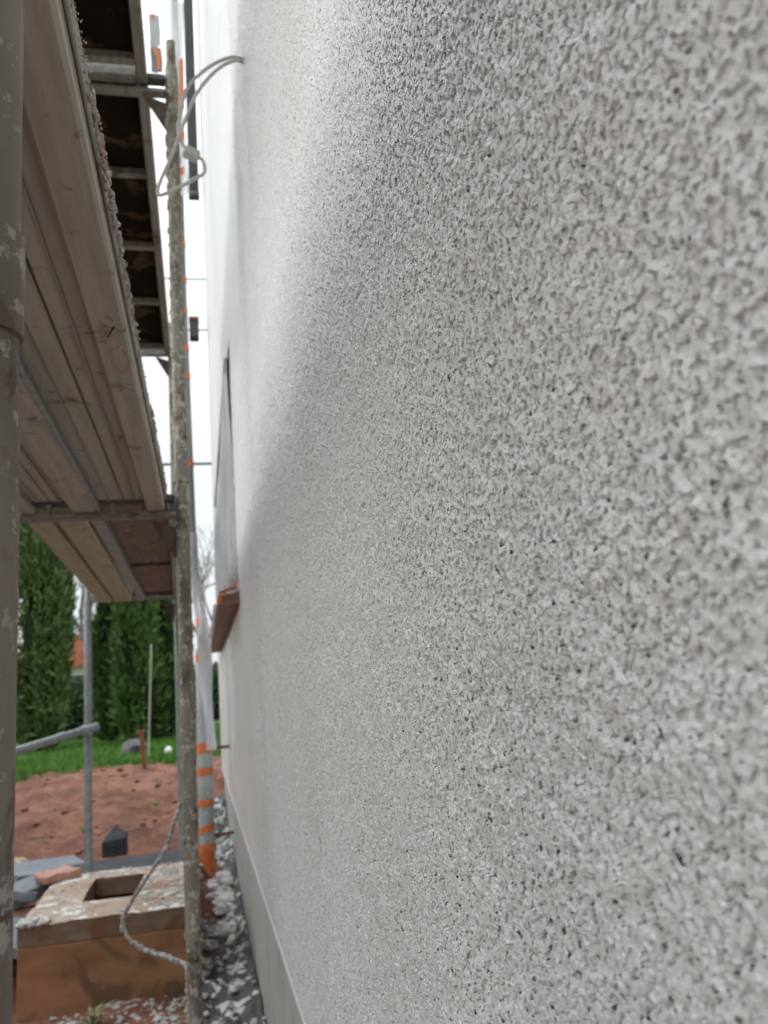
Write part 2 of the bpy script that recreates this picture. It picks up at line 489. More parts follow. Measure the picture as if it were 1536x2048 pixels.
def film_material(name, tint, alpha):
    m, nt, b = new_mat(name)
    b.inputs["Base Color"].default_value = (*tint, 1)
    b.inputs["Roughness"].default_value = 0.22
    v = coords(nt)
    bn = nt.nodes.new("ShaderNodeBump"); bn.inputs["Strength"].default_value = 0.6; bn.inputs["Distance"].default_value = 0.02
    nt.links.new(noise_node(nt, v, 9, 5, 0.65, 0.8), bn.inputs["Height"]); nt.links.new(bn.outputs[0], b.inputs["Normal"])
    a = math_node(nt, 'ADD', alpha, math_node(nt, 'MULTIPLY', noise_node(nt, v, 6, 4), 0.2))
    nt.links.new(a, b.inputs["Alpha"])
    return m
M_film = film_material("masking_film", (0.40, 0.405, 0.41), 0.6)
M_film_white = film_material("white_masking_film", (0.80, 0.81, 0.83), 0.72)

# ------------------------------------------------------------------ the ground
def boundary(x):                              # where the soil bank meets the lawn
    return 12.0 + 0.28 * max(-3, min(2, x)) + 0.5 * mnoise.noise(Vector((x * 1.1, 3.3, 0))) + 0.18 * mnoise.noise(Vector((x * 4.7, 1.3, 0)))

def smooth(a, b, t):
    t = max(0.0, min(1.0, (t - a) / (b - a)))
    return t * t * (3 - 2 * t)

def ground_z(x, y):
    z = 0.0
    left = smooth(-0.84, -0.95, x)                                   # soil heaped at the chamber's far side
    z += 0.27 * left * smooth(4.4, 5.3, y) * (1 - smooth(5.6, 5.9, y))
    back = smooth(5.65, 5.95, y)
    away = 1 - 0.85 * smooth(-0.14, 0.10, x)                         # lower along the wall
    z += back * (0.29 + 0.33 * smooth(6.6, 11.5, y) + 0.12 * smooth(11.0, 17.0, y)) * (away if y < 8 else away + (1 - away) * smooth(8, 11, y))
    if y < 13 and y > 0:
        f = smooth(13, 11.5, y)
        rough = 0.03 + 0.05 * back
        z += f * rough * fbm(x * 1.7, y * 1.7, 0, 4)
        z += f * back * 0.028 * fbm(x * 7, y * 7, 4, 3) + 0.008 * fbm(x * 19, y * 19, 9, 2)
        z += f * 0.05 * back * smooth(6.9, 7.6, y) * (1 - smooth(9.2, 10.5, y)) * (0.6 + fbm(x * 0.9, y * 1.6, 2, 3))
    return z

def graded(a, b, d, lo, hi, grow=1.25):
    xs = list(np.arange(a, b + 1e-6, d))
    s = d
    while xs[-1] < hi:
        s *= grow; xs.append(xs[-1] + s)
    s = d
    while xs[0] > lo:
        s *= grow; xs.insert(0, xs[0] - s)
    return xs

gx = graded(-3.2, 0.5, 0.05, -400, 400, 1.3)
gy = graded(2.6, 13.2, 0.055, -60, 700, 1.3)
gv = np.array([(x, y, ground_z(x, y)) for y in gy for x in gx])
nx, ny = len(gx), len(gy)
soil_f, lawn_f = [], []
for j in range(ny - 1):
    for i in range(nx - 1):
        q = (j * nx + i, j * nx + i + 1, (j + 1) * nx + i + 1, (j + 1) * nx + i)
        cx, cy = (gx[i] + gx[i + 1]) / 2, (gy[j] + gy[j + 1]) / 2
        (lawn_f if (cy > boundary(cx) or abs(cx) > 14) else soil_f).append(q)
def submesh(name, faces, mat):
    f = np.array(faces); u, inv = np.unique(f, return_inverse=True)
    o = mesh_np(name, gv[u], inv.reshape(f.shape), mat, None, True)
    o["kind"] = 'structure'
    return o
submesh("soil_ground", soil_f, M_soil)
submesh("lawn", lawn_f, M_lawn)

def blades(name, pts, hgt, wid, lean, mat):
    """three-cornered blades rooted at pts"""
    n = len(pts)
    a = rng.uniform(0, 2 * math.pi, n)
    h = hgt * rng.uniform(0.5, 1.3, n); w = wid * rng.uniform(0.6, 1.3, n)
    d = np.stack([np.cos(a), np.sin(a), np.zeros(n)], 1)
    b = a + rng.uniform(0.8, 2.2, n)
    l = np.stack([np.cos(b), np.sin(b), np.zeros(n)], 1) * (h * lean * rng.uniform(0, 1, n))[:, None]
    p0 = pts - d * w[:, None]; p1 = pts + d * w[:, None]; p2 = pts + l; p2[:, 2] += h
    v = np.stack([p0, p1, p2], 1).reshape(-1, 3)
    return mesh_np(name, v, np.arange(3 * n).reshape(n, 3), mat)

gp = []
while len(gp) < 46000:
    y = 11.0 + 14 * random.random() ** 1.7
    x = random.uniform(-0.26 * y - 0.6, 0.6)
    if y > boundary(x) - 0.12 + 0.35 * (random.random() ** 4) * -1:
        gp.append((x, y, ground_z(x, y) - 0.01))
g = blades("grass", np.array(gp), 0.075, 0.011, 0.7, M_grass)
tag(g, "short bright green lawn grass in front of the cypress trees", None, None, 'stuff')

# ------------------------------------------------------------------ the plastered house wall
WX = 0.20                                     # the wall's face
Y_END = 9.6
WIN_Y0, WIN_Y1, WIN_Z0, WIN_Z1 = 4.352, 8.448, H - 0.6912 + 0.016 * 77, H - 0.6912 + 0.016 * 162
wall = thing("house_wall", "tall white house wall with fresh rough sprayed plaster beside the scaffold", "wall", (WX, 4.8, 0))

def wall_strip(y0, y1, z0, z1, sz, sy, finer=None, skip=None):
    """grid of the wall face; the side at y1 is closed with triangles where the next strip is twice as coarse"""
    nz = int(round((z1 - z0) / sz)); n_y = int(round((y1 - y0) / sy))
    zs = z0 + np.arange(nz + 1) * sz; ys = y0 + (y1 - y0) * np.arange(n_y + 1) / n_y
    Yg, Zg = np.meshgrid(ys, zs, indexing='ij')
    v = np.stack([np.full(Yg.size, WX), Yg.ravel(), Zg.ravel()], 1)
    idx = np.arange(v.shape[0]).reshape(n_y + 1, nz + 1)
    f = np.stack([idx[:-1, :-1], idx[:-1, 1:], idx[1:, 1:], idx[1:, :-1]], -1).reshape(-1, 4)
    if skip:
        cy = (ys[:-1] + ys[1:]) / 2; cz = (zs[:-1] + zs[1:]) / 2
        keep = ~(((cy[:, None] > skip[0]) & (cy[:, None] < skip[1])) & ((cz[None, :] > skip[2]) & (cz[None, :] < skip[3])))
        f = f[keep.ravel()]
    return v, f

S0 = 0.0010
ZB = H - 0.6912                               # lower edge of the plaster
def al(z, s):                                 # align heights to the coarsest grid
    return ZB + round((z - ZB) / s) * s
strips = [
    (0.16, 0.448, al(H - 0.25, 0.0160), al(H + 0.50, 0.0160), S0, S0 * 1.3),
    (0.448, 0.80, al(H - 0.42, 0.0160), al(H + 0.88, 0.0160), S0, S0 * 1.4),
    (0.80, 1.60, ZB, al(H + 1.72, 0.0160), S0 * 2, S0 * 2.7),
    (1.60, 3.20, ZB, al(H + 3.3, 0.0160), S0 * 4, S0 * 5),
]
vs, fs, off = [], [], 0
for s in strips:
    v, f = wall_strip(*s)
    vs.append(v); fs.append(f + off); off += len(v)
def local(v):
    return v - np.array([WX, 4.8, 0])
mesh_np("plaster_coat", local(np.concatenate(vs)), np.concatenate(fs), M_plaster, wall, True)
vs, fs, off = [], [], 0
v, f = wall_strip(3.2, 9.6, ZB, al(H + 9.4, 0.0160), 0.0160, 0.032, skip=(WIN_Y0, WIN_Y1, WIN_Z0, WIN_Z1))
mesh_np("plaster_coat", local(v), f, M_plaster, wall, True)
# the body of the house behind the coat: masonry in blocks round the window opening
mb = MB()
BX, FX = 0.30, WX + 0.006
mb.box(FX, 5.0, -4.0, WIN_Y0, ZB + 0.01, 10.9)
mb.box(FX, 5.0, WIN_Y1, Y_END - 0.012, ZB + 0.01, 10.9)
mb.box(FX, 5.0, WIN_Y0, WIN_Y1, ZB + 0.01, WIN_Z0 - 0.002)
mb.box(FX, 5.0, WIN_Y0, WIN_Y1, WIN_Z1 + 0.002, 10.9)
mb.box(FX + 0.25, 5.0, WIN_Y0 - .001, WIN_Y1 + .001, WIN_Z0 - .01, WIN_Z1 + .01)
mb.build("masonry", M_plaster_far, wall)
MB().box(WX + 0.022, 4.9, -4.0, Y_END - 0.02, -0.4, ZB + 0.008).build("plinth", M_plinth, wall)
MB().box(WX - 0.004, WX + 0.04, -4.0, Y_END - 0.01, ZB - 0.006, ZB + 0.001).build("base_rail", M_bead, wall)
MB().box(WX - 0.005, WX + 0.05, Y_END - 0.03, Y_END + 0.006, ZB, 10.9).build("corner_bead", M_bead, wall)
win = MB()
for a in ((WIN_Y0, WIN_Y0 + 0.09, WIN_Z0, WIN_Z1), (WIN_Y1 - 0.09, WIN_Y1, WIN_Z0, WIN_Z1)):
    win.box(WX + 0.13, WX + 0.20, a[0], a[1], a[2], a[3])
for a in ((WIN_Z0, WIN_Z0 + 0.09), (WIN_Z1 - 0.09, WIN_Z1)):
    win.box(WX + 0.132, WX + 0.198, WIN_Y0 + 0.09, WIN_Y1 - 0.09, a[0], a[1])
win.box(WX + 0.131, WX + 0.199, 6.36, 6.44, WIN_Z0 + 0.09, WIN_Z1 - 0.09)
wf = win.build("window", M_frame, wall)
MB().box(WX + 0.16, WX + 0.17, WIN_Y0 + 0.09, 6.36, WIN_Z0 + 0.09, WIN_Z1 - 0.09).build("pane", M_glass_dark, wf)
MB().box(WX + 0.16, WX + 0.17, 6.44, WIN_Y1 - 0.09, WIN_Z0 + 0.09, WIN_Z1 - 0.09).build("pane", M_glass_dark, wf)
MB().prism([(WX - 0.085, WIN_Z0 - 0.082), (WX - 0.101, WIN_Z0 - 0.074), (WX - 0.106, WIN_Z0 - 0.056), (WX - 0.100, WIN_Z0 - 0.040), (WX - 0.085, WIN_Z0 - 0.032), (WX + 0.13, WIN_Z0 - 0.002), (WX + 0.13, WIN_Z0 - 0.06)], 1,
           WIN_Y0 - 0.10, WIN_Y1 + 0.06).build("window_sill", M_sill, wall)
MB().box(WX - 0.016, WX + 0.01, WIN_Y0 + 0.3, WIN_Y1, WIN_Z1 - 0.012, WIN_Z1 + 0.02, bev=0.004).build("lintel_shade_strip", M_frame, wall)  # dark grey strip standing in for the shadow under the lintel

# ------------------------------------------------------------------ film hung over the window
film = thing("masking_film", "grey translucent film taped over the window in the plaster wall", "plastic film", (WX, 6.4, WIN_Z0))
NY, NZ = 60, 40
fv = []
for i in range(NY + 1):
    for k in range(NZ + 1):
        u, w = i / NY, k / NZ
        y = WIN_Y0 + 0.01 + u * (WIN_Y1 - WIN_Y0 - 0.02)
        top = WIN_Z1 - 0.05 - 0.55 * smooth(0.15, 0.9, u) * (0.4 + 0.3 * math.sin(u * 7))
        z = WIN_Z0 - 0.05 + w * (top - WIN_Z0 + 0.05)
        belly = math.sin(math.pi * min(1, max(0, w))) * math.sin(math.pi * u) ** 0.5
        x = WX - 0.012 - 0.035 * belly + 0.012 * fbm(y * 2.3, z * 1.1, 1, 3) + 0.010 * math.sin(y * 26 + 2 * fbm(y, z, 5, 2)) * (1 - 0.6 * w)
        fv.append((x - WX, y - 6.4, z - WIN_Z0))
idx = np.arange(len(fv)).reshape(NY + 1, NZ + 1)
ff = np.stack([idx[:-1, :-1], idx[1:, :-1], idx[1:, 1:], idx[:-1, 1:]], -1).reshape(-1, 4)
mesh_np("film_sheet", np.array(fv), ff, M_film, film, True)
for k in range(9):                                    # strips of orange tape holding its lower edge to the sill
    y = WIN_Y0 - 0.08 + 0.46 * k + random.uniform(-0.05, 0.05)
    a = random.uniform(-0.5, 0.5)
    t = MB()
    hh = random.uniform(0.07, 0.11)
    P = []
    for j in range(5):
        w = j / 4
        P.append((WX - 0.108 + (0.085 if j == 4 else 0.0) + 0.012 * w, y + a * 0.1 * w, WIN_Z0 - 0.085 + hh * w))
    for j in range(4):
        p, q = P[j], P[j + 1]
        t.add([(p[0], p[1] - 0.05, p[2]), (p[0], p[1] + 0.05, p[2]), (q[0], q[1] + 0.05, q[2]), (q[0], q[1] - 0.05, q[2])], [(0, 1, 2, 3)])
    t.build("tape_strip", M_orange_tape, film)

for k, (xa, xb, za, zb) in enumerate(((-0.112, -0.090, -0.085, -0.02), (-0.088, -0.064, -0.045, 0.005), (-0.058, -0.044, -0.02, 0.03), (-0.016, -0.004, -0.01, 0.05))):
    yy = WIN_Y0 - 0.104 - 0.004 * k
    MB().add([(WX + xa, yy, WIN_Z0 + za), (WX + xb, yy - 0.002, WIN_Z0 + za + 0.012), (WX + xb + 0.006, yy, WIN_Z0 + zb), (WX + xa + 0.008, yy + 0.002, WIN_Z0 + zb - 0.015)], [(0, 1, 2, 3)]).build("tape_strip", M_orange_tape, film, recalc=False)

# ------------------------------------------------------------------ downpipe wrapped in film and tape at the far corner
dp = thing("downpipe", "grey downpipe wrapped in film with orange tape bands, standing in an orange drain socket", "downpipe", (0.01, 6.7, 0.03))
def seg(pts, sub=6):
    out = []
    for a, b in zip(pts[:-1], pts[1:]):
        for k in range(sub):
            out.append(Vector(a).lerp(Vector(b), k / sub))
    out.append(Vector(pts[-1]))
    return out
MB().tube([(0.012, 6.7, 0.02), (0.014, 6.7, 0.33)], 0.056, 20).build("drain_socket", M_orange_pipe, dp, True)
MB().tube(seg([(0.014, 6.7, 0.335), (0.024, 6.7, H + 0.40)]), [0.054 + 0.004 * random.random() for _ in range(7)], 18).build("lower_pipe", M_pipe_grey, dp, True)
MB().tube([(0.024, 6.7, H + 0.39), (0.022, 6.7, H + 0.60), (-0.004, 6.7, H + 0.80), (-0.030, 6.7, H + 1.02), (-0.034, 6.7, H + 1.3)], 0.042, 16).build("pipe_bend", M_pipe_grey, dp, True)
MB().tube([(-0.034, 6.7, H + 1.29), (-0.055, 6.7, H + 3.2), (-0.06, 6.7, H + 7.2)], 0.035, 16).build("upper_pipe", M_pipe_green, dp, True)
def pipe_x(z):
    pts = [(0.03, 0.012), (H + 0.45, 0.024), (H + 0.6, 0.022), (H + 1.02, -0.03), (H + 1.3, -0.034), (H + 3.2, -0.055), (H + 8, -0.06)]
    return float(np.interp(z, [p[0] for p in pts], [p[1] for p in pts]))
for zr, hgt, tilt in ((-1.03, 0.05, 0.02), (-0.90, 0.05, 0.25), (-0.72, 0.05, 0.0), (-0.50, 0.055, 0.0), (-0.33, 0.075, 0.1), (0.33, 0.055, 0.02), (0.60, 0.06, 0.0),
                      (1.86, 0.05, 0), (2.60, 0.055, 0), (2.84, 0.06, 0), (3.17, 0.06, 0), (3.45, 0.055, 0), (3.78, 0.06, 0)):
    z = H + zr
    r = 0.0595 if zr < 0.38 else (0.046 if zr < 1.4 else 0.039)
    b = MB()
    n = 18
    for rr, s in ((r, 1),):
        vsr = []
        for lv in (0, 1):
            for k in range(n):
                a = 2 * math.pi * k / n
                vsr.append((pipe_x(z) + rr * math.cos(a), 6.7 + rr * math.sin(a), z + (lv - 0.5) * hgt + tilt * rr * math.cos(a) + 0.004 * math.sin(5 * a + zr * 9)))
        b.add(vsr, [(k, (k + 1) % n, n + (k + 1) % n, n + k) for k in range(n)])
    b.build("tape_band", M_orange_tape, dp, True)
# loose film hanging round the pipe
for (x0, z0, z1, wd, ph) in ((0.06, -0.35, 0.75, 0.05, 0.4), (0.035, 0.5, 1.05, 0.055, 1.9)):
    vs2 = []
    for k in range(15):
        w = k / 14
        z = H + z0 + (z1 - z0) * w
        for s in (0, 1, 2):
            vs2.append((x0 - 0.03 * w + (s - 1) * wd * (0.5 + 0.4 * math.sin(w * 3.1 + ph)) + 0.012 * math.sin(9 * w + s), 6.62 + 0.02 * math.sin(7 * w + s * 2), z))
    fs2 = [(3 * k + s, 3 * k + s + 1, 3 * k + s + 4, 3 * k + s + 3) for k in range(14) for s in (0, 1)]
    MB().add(vs2, fs2).build("film_wrap", M_film_white, dp, True, recalc=False)
for k, (zr) in enumerate((-0.36, -0.98)):
    MB().tube([(pipe_x(H + zr), 6.72, H + zr + 0.02), (WX + 0.01, 6.78, H + zr + 0.02)], 0.012, 8).build("wall_bracket", M_rust, dp)

# ------------------------------------------------------------------ things hung near the far corner, high up
sh = thing("shutter_rail", "narrow dark grey upright rail near the far top corner of the wall", "rail", (0.12, 9.72, H + 6.2))
MB().box(0.03, 0.155, 9.66, 9.78, H + 6.2, H + 9.6, bev=0.012).build("rail_profile", M_dark, sh)
MB().box(0.025, 0.16, 9.65, 9.79, H + 6.12, H + 6.19, bev=0.01).build("end_cap", M_frame, sh)
jb = thing("junction_box", "small dark box with a red lid edge beside the far corner, between post and wall", "box", (0.05, 9.7, H + 4.24))
MB().box(-0.01, 0.10, 9.64, 9.8, H + 4.24, H + 4.45, bev=0.01).build("housing", M_dark, jb)
MB().box(-0.015, 0.105, 9.632, 9.808, H + 4.452, H + 4.50, bev=0.006).build("lid", M_rust, jb)
ft = thing("film_strip", "white film strip with red orange tape hanging down at the top beside the pipe", "plastic film", (-0.04, 6.55, H + 3.9))
vs2 = []
for k in range(25):
    w = k / 24
    z = H + 4.15 + 1.9 * w
    for s in range(4):
        vs2.append((-0.085 + 0.036 * s + 0.018 * math.sin(4 * w + s) - 0.012 * w, 6.56 + 0.02 * math.sin(9 * w + 2 * s), z))
MB().add(vs2, [(4 * k + s, 4 * k + s + 1, 4 * k + s + 5, 4 * k + s + 4) for k in range(24) for s in range(3)]).build("film_sheet", M_film_white, ft, True, recalc=False)
for (z0, z1, x) in ((4.92, 5.45, -0.012), (4.30, 4.40, -0.03), (4.62, 4.74, -0.02)):
    MB().add([(x - 0.02, 6.53, H + z0), (x + 0.018, 6.53, H + z0 + 0.03), (x + 0.022, 6.53, H + z1), (x - 0.014, 6.53, H + z1 - 0.02)], [(0, 1, 2, 3)]).build("tape_strip", M_orange_tape, ft, recalc=False)

pf = thing("plastic_flap", "small pale grey sheet with orange corners hanging in the gap at the top", "plastic sheet", (-0.23, 6.4, H + 5.3))
def flap(x0, x1, z0, z1, nm, mt, y=6.4):
    V = []
    for k in range(7):
        for j in range(5):
            u, w = j / 4, k / 6
            V.append((x0 + (x1 - x0) * u + 0.004 * math.sin(5 * w), y + 0.012 * math.sin(4 * u + 3 * w), H + z0 + (z1 - z0) * w))
    return MB().add(V, [(5 * k + j, 5 * k + j + 1, 5 * k + j + 6, 5 * k + j + 5) for k in range(6) for j in range(4)]).build(nm, mt, pf, True, recalc=False)
flap(-0.268, -0.178, 5.43, 5.74, "upper_sheet", M_flap)
flap(-0.262, -0.165, 5.18, 5.42, "lower_sheet", M_flap_dark)
for P in ([(-0.262, 5.73), (-0.222, 5.735), (-0.230, 5.67), (-0.248, 5.70)], [(-0.252, 5.415), (-0.212, 5.40), (-0.182, 5.34), (-0.175, 5.20), (-0.200, 5.19), (-0.212, 5.32), (-0.232, 5.36)]):
    MB().add([(x, 6.382, H + z) for x, z in P], [tuple(range(len(P)))]).build("orange_corner", M_orange_tape, pf, recalc=False)

# ------------------------------------------------------------------ scaffold frames
def frame(loc, x_in, x_out, y, z0, z1, zt, label, mat_in, mat_out, outer=True):
    """facade frame: inner and outer standard, boxed transom, corner gussets, spigots"""
    t = thing("scaffold_portal", label, "scaffold", loc, "scaffold frames along the wall")
    r = 0.0245
    def wobbly(x):
        return seg([(x, y, z0), (x, y, z1)], 10)
    st = MB().tube(wobbly(x_in), [r + random.uniform(-0.0008, 0.0012) for _ in range(11)], 18).build("standard", mat_in, t, True)
    if outer:
        MB().tube(wobbly(x_out), r, 16).build("standard", mat_out, t, True)
    for x in ((x_in, x_out) if outer else (x_in,)):
        MB().tube([(x, y, z1), (x, y, z1 + 0.12)], 0.019, 14).build("spigot", mat_in, t, True)
        MB().tube([(x, y, z0 - 0.002), (x, y, z0 + 0.05)], 0.0285, 16).build("collar", mat_in, t, True)
    a, b = x_out + r, x_in - r
    MB().box(a, b, y - 0.024, y + 0.024, zt + 0.008, zt + 0.034, bev=0.004).build("transom", M_dark_steel, t)
    MB().box(a, b, y - 0.022, y + 0.022, zt - 0.048, zt - 0.03, bev=0.003).build("lower_rail", M_rail, t)
    n = 5
    for k in range(1, n):
        x = a + (b - a) * k / n
        MB().box(x - 0.008, x + 0.008, y - 0.018, y + 0.018, zt - 0.030, zt + 0.008).build("spacer", M_rail, t)
    for s, x in ((1, x_in), (-1, x_out)):
        if s < 0:
            continue
        g = MB()
        x1 = x - s * r
        g.prism([(x1, zt - 0.085), (x1 - s * 0.085, zt - 0.053), (x1 - s * 0.075, zt - 0.075), (x1, zt - 0.205)], 1, y - 0.006, y + 0.006)
        g.build("gusset", M_gusset, t)
    return t

Y2, Y3 = 3.06, 5.80
f2 = frame((-0.32, Y2, 0), -0.046, -0.628, Y2, 0.012, H + 0.66, H + 0.700, "plaster splashed scaffold frame, its inner post standing in front of the concrete chamber", M_steel, M_galv)
MB().box(-0.12, 0.03, Y2 - 0.075, Y2 + 0.075, 0.0, 0.010).build("base_plate", M_steel, f2)
MB().box(-0.703, -0.553, Y2 - 0.075, Y2 + 0.075, 0.0, 0.010).build("base_plate", M_steel, f2)
frame((-0.32, Y2, H + 0.78), -0.046, -0.628, Y2, H + 0.782, H + 2.50, H + 2.42, "upper scaffold frame standing on the splashed near frame, under the dark deck", M_steel, M_galv)
f3 = frame((-0.41, Y3, 0.33), -0.135, -0.700, Y3, 0.345, H + 0.69, H + 0.735, "farther grey scaffold frame whose outer post stands just behind the concrete chamber", M_galv, M_galv)
MB().box(-0.775, -0.625, Y3 - 0.07, Y3 + 0.07, 0.33, 0.343).build("base_plate", M_galv, f3)
MB().box(-0.21, -0.06, Y3 - 0.07, Y3 + 0.07, 0.33, 0.343).build("base_plate", M_galv, f3)
frame((-0.41, Y3, H + 0.81), -0.135, -0.700, Y3, H + 0.812, H + 2.53, H + 2.45, "upper scaffold frame at the far end of the dark deck", M_steel, M_galv)

# crust of splashed plaster on the near post: lumps that break its outline
def lump(mb, p, r, seed=0, n=6, m=4, squash=(1, 1, 1)):
    vs, fs = [], []
    for i in range(m + 1):
        th = math.pi * i / m
        for k in range(n):
            a = 2 * math.pi * k / n + 0.3 * i
            d = Vector((math.sin(th) * math.cos(a), math.sin(th) * math.sin(a), math.cos(th)))
            q = r * (1 + 0.45 * mnoise.noise(d * 1.7 + Vector((seed * 3.1, 1.7 * seed, 0))))
            vs.append((p[0] + d.x * q * squash[0], p[1] + d.y * q * squash[1], p[2] + d.z * q * squash[2]))
    for i in range(m):
        for k in range(n):
            fs.append((i * n + k, i * n + (k + 1) % n, (i + 1) * n + (k + 1) % n, (i + 1) * n + k))
    mb.add(vs, fs)
cr = MB()
for k in range(420):
    z = 0.1 + (H + 2.35) * random.random() ** 0.8
    a = random.uniform(0, 2 * math.pi)
    s = random.uniform(0.003, 0.008) * (1.35 if z > H + 0.9 else 1)
    lump(cr, (-0.046 + 0.024 * math.cos(a), Y2 + 0.024 * math.sin(a), z), s, k, 5, 3, (0.8, 0.8, random.uniform(1, 3)))
o = cr.build("plaster_crust", M_crust, f2, True)
o["kind"] = 'stuff'

# steel prop close to the lens, carrying the near end of the lower deck
pr = thing("steel_prop", "blurred greyish brown steel post close to the lens at the picture's edge", "steel prop", (-0.150, 0.62, 0))
MB().tube(seg([(-0.147, 0.62, 0.012), (-0.147, 0.62, H + 0.20)], 4), 0.0262, 24).build("outer_tube", M_steel_prop, pr, True)
MB().tube(seg([(-0.147, 0.62, H + 0.20), (-0.147, 0.62, H + 0.664)], 4), 0.0245, 24).build("inner_tube", M_steel_prop, pr, True)
MB().tube([(-0.147, 0.62, H + 0.27), (-0.147, 0.62, H + 0.35)], 0.0278, 24).build("collar", M_steel_prop, pr, True)
MB().box(-0.205, -0.121, 0.56, 0.68, H + 0.664, H + 0.670).build("head_plate", M_steel_prop, pr)
MB().box(-0.22, -0.08, 0.55, 0.69, 0.002, 0.012).build("base_plate", M_steel_prop, pr)

# ------------------------------------------------------------------ lower deck, near bay: three boards side by side
ZD = H + 0.700
def skew(y):                                   # the deck runs a hair towards the wall
    return 0.006 * (y - 3.06)
def slab(mb, x0, x1, y0, y1, z0, z1, sk=0.006, yr=3.06, n=1, bev=0.003):
    Mx = Matrix(((1, sk, 0, -sk * yr), (0, 1, 0, 0), (0, 0, 1, 0), (0, 0, 0, 1)))
    return mb.box(x0, x1, y0, y1, z0, z1, Mx, bev)
YN, YF = -0.45, 3.03
def near_board(x0, x1, ribs, grooves, label):
    t = thing("scaffold_board", label, "scaffold board", ((x0 + x1) / 2, 1.3, ZD), "deck boards of the near lower bay")
    slab(MB(), x0, x1, YN, YF - 0.05, ZD + 0.004, ZD + 0.05).build("deck_sheet", M_board, t)
    for a, b in ribs:
        slab(MB(), a, b, YN + 0.002, YF + 0.02, ZD - 0.024, ZD + 0.0035, bev=0.005).build("rib", M_board if b - a > 0.05 else M_rib, t)
    for gx_ in grooves:
        slab(MB(), gx_, gx_ + 0.004, YN + 0.003, YF - 0.06, ZD - 0.003, ZD + 0.0038, bev=0).build("seam", M_rib, t)
    MB().box(x0 + 0.01, x1 - 0.01, YF - 0.049, YF - 0.03, ZD + 0.003, ZD + 0.045).build("end_plate", M_dark_steel, t)
    return t
b1 = near_board(-0.2385, -0.1055, [(-0.168, -0.1060)], [-0.205], "grey brown deck board nearest the wall with crusted plaster along its edge")
b2 = near_board(-0.4800, -0.2435, [(-0.420, -0.335)], [-0.29, -0.45], "middle grey brown deck board with a broad raised rib, overhead")
b3 = near_board(-0.6350, -0.4850, [(-0.60, -0.54)], [-0.52], "outermost deck board of the near bay, half hidden behind the near post")
slab(MB(), -0.337, -0.322, YN + 0.004, YF + 0.015, ZD - 0.0225, ZD + 0.003, bev=0.002).build("rib_flange", M_galv, b2)
slab(MB(), -0.1054, -0.0995, YN, YF, ZD + 0.010, ZD + 0.052, bev=0.002).build("edge_profile", M_rail, b1)
cr = MB()
for k in range(1900):
    y = 0.5 + 2.5 * random.random()
    th = 0.25 + 0.75 * max(0, mnoise.noise(Vector((y * 5, 0.3, 0))) + 0.35)
    lump(cr, (-0.099 + skew(y) + random.uniform(-0.003, 0.004) * 1.0, y, ZD + 0.040 + random.uniform(-0.026, 0.014)), (0.0014 + 0.0045 * random.random() ** 2) * th, k, 5, 3, (1, random.uniform(1, 2.4), random.uniform(0.8, 1.6)))
o = cr.build("plaster_crust", M_crust, b1, True); o["kind"] = 'stuff'
tb_ = MB(); slab(tb_, -0.672, -0.642, YN, YF, ZD + 0.055, ZD + 0.26)  # unseen board, added to raise the edge of the deck's shade on the wall
tag(tb_.build("added_toe_board", M_board, None, False, (-0.657, 1.3, ZD + 0.055)), "upright toe board along the outer edge of the near lower deck", "toe board")
# orange chalk scribble on the rib of the wall-side board
def stroke(pts, w=0.004):
    m = MB()
    z = ZD - 0.0246
    for (p, q) in zip(pts[:-1], pts[1:]):
        d = Vector((q[0] - p[0], q[1] - p[1])).normalized() * w
        n = Vector((-d.y, d.x))
        m.add([(p[0] - n.x, p[1] - n.y, z), (p[0] + n.x, p[1] + n.y, z), (q[0] + n.x, q[1] + n.y, z), (q[0] - n.x, q[1] - n.y, z)], [(0, 1, 2, 3)])
    return m
M_chalk = dirty("orange_chalk", (0.46, 0.22, 0.14), (0.40, 0.30, 0.24), 90, bump=0)
cs = stroke([(-0.160, 1.58), (-0.135, 1.50), (-0.150, 1.54), (-0.135, 1.55)], 0.0022)
for p in ([(-0.16, 1.63), (-0.128, 1.575)], [(-0.155, 1.68), (-0.14, 1.72), (-0.125, 1.70), (-0.122, 1.64), (-0.130, 1.60)]):
    q = stroke(p, 0.0022); cs.add(q.v, q.f)
cs.build("chalk_mark", M_chalk, b1)

# ------------------------------------------------------------------ lower deck, far bay
tb = thing("scaffold_board", "pale yellowish timber deck board of the far lower bay", "scaffold board", (-0.5, 4.4, H + 0.70))
Z2 = H + 0.70
slab(MB(), -0.605, -0.385, 3.10, 5.76, Z2 + 0.008, Z2 + 0.05, -0.012, 3.2).build("deck_sheet", M_yellow, tb)
slab(MB(), -0.600, -0.515, 3.10, 5.77, Z2 - 0.018, Z2 + 0.0075, -0.012, 3.2, bev=0.006).build("rib", M_yellow, tb)
slab(MB(), -0.495, -0.39, 3.10, 5.77, Z2 - 0.018, Z2 + 0.0072, -0.012, 3.2, bev=0.006).build("rib", M_yellow, tb)
hp = thing("hatch_deck", "reddish dirty plywood deck panel in a metal frame, far lower bay", "scaffold deck", (-0.24, 4.4, H + 0.70))
slab(MB(), -0.38, -0.335, 3.10, 5.76, Z2 - 0.016, Z2 + 0.05, 0.0, 3.2).build("side_rail", M_galv, hp)
slab(MB(), -0.10, -0.065, 3.10, 5.76, Z2 - 0.016, Z2 + 0.05, -0.022, 3.2).build("side_rail", M_galv, hp)
Mx = 0
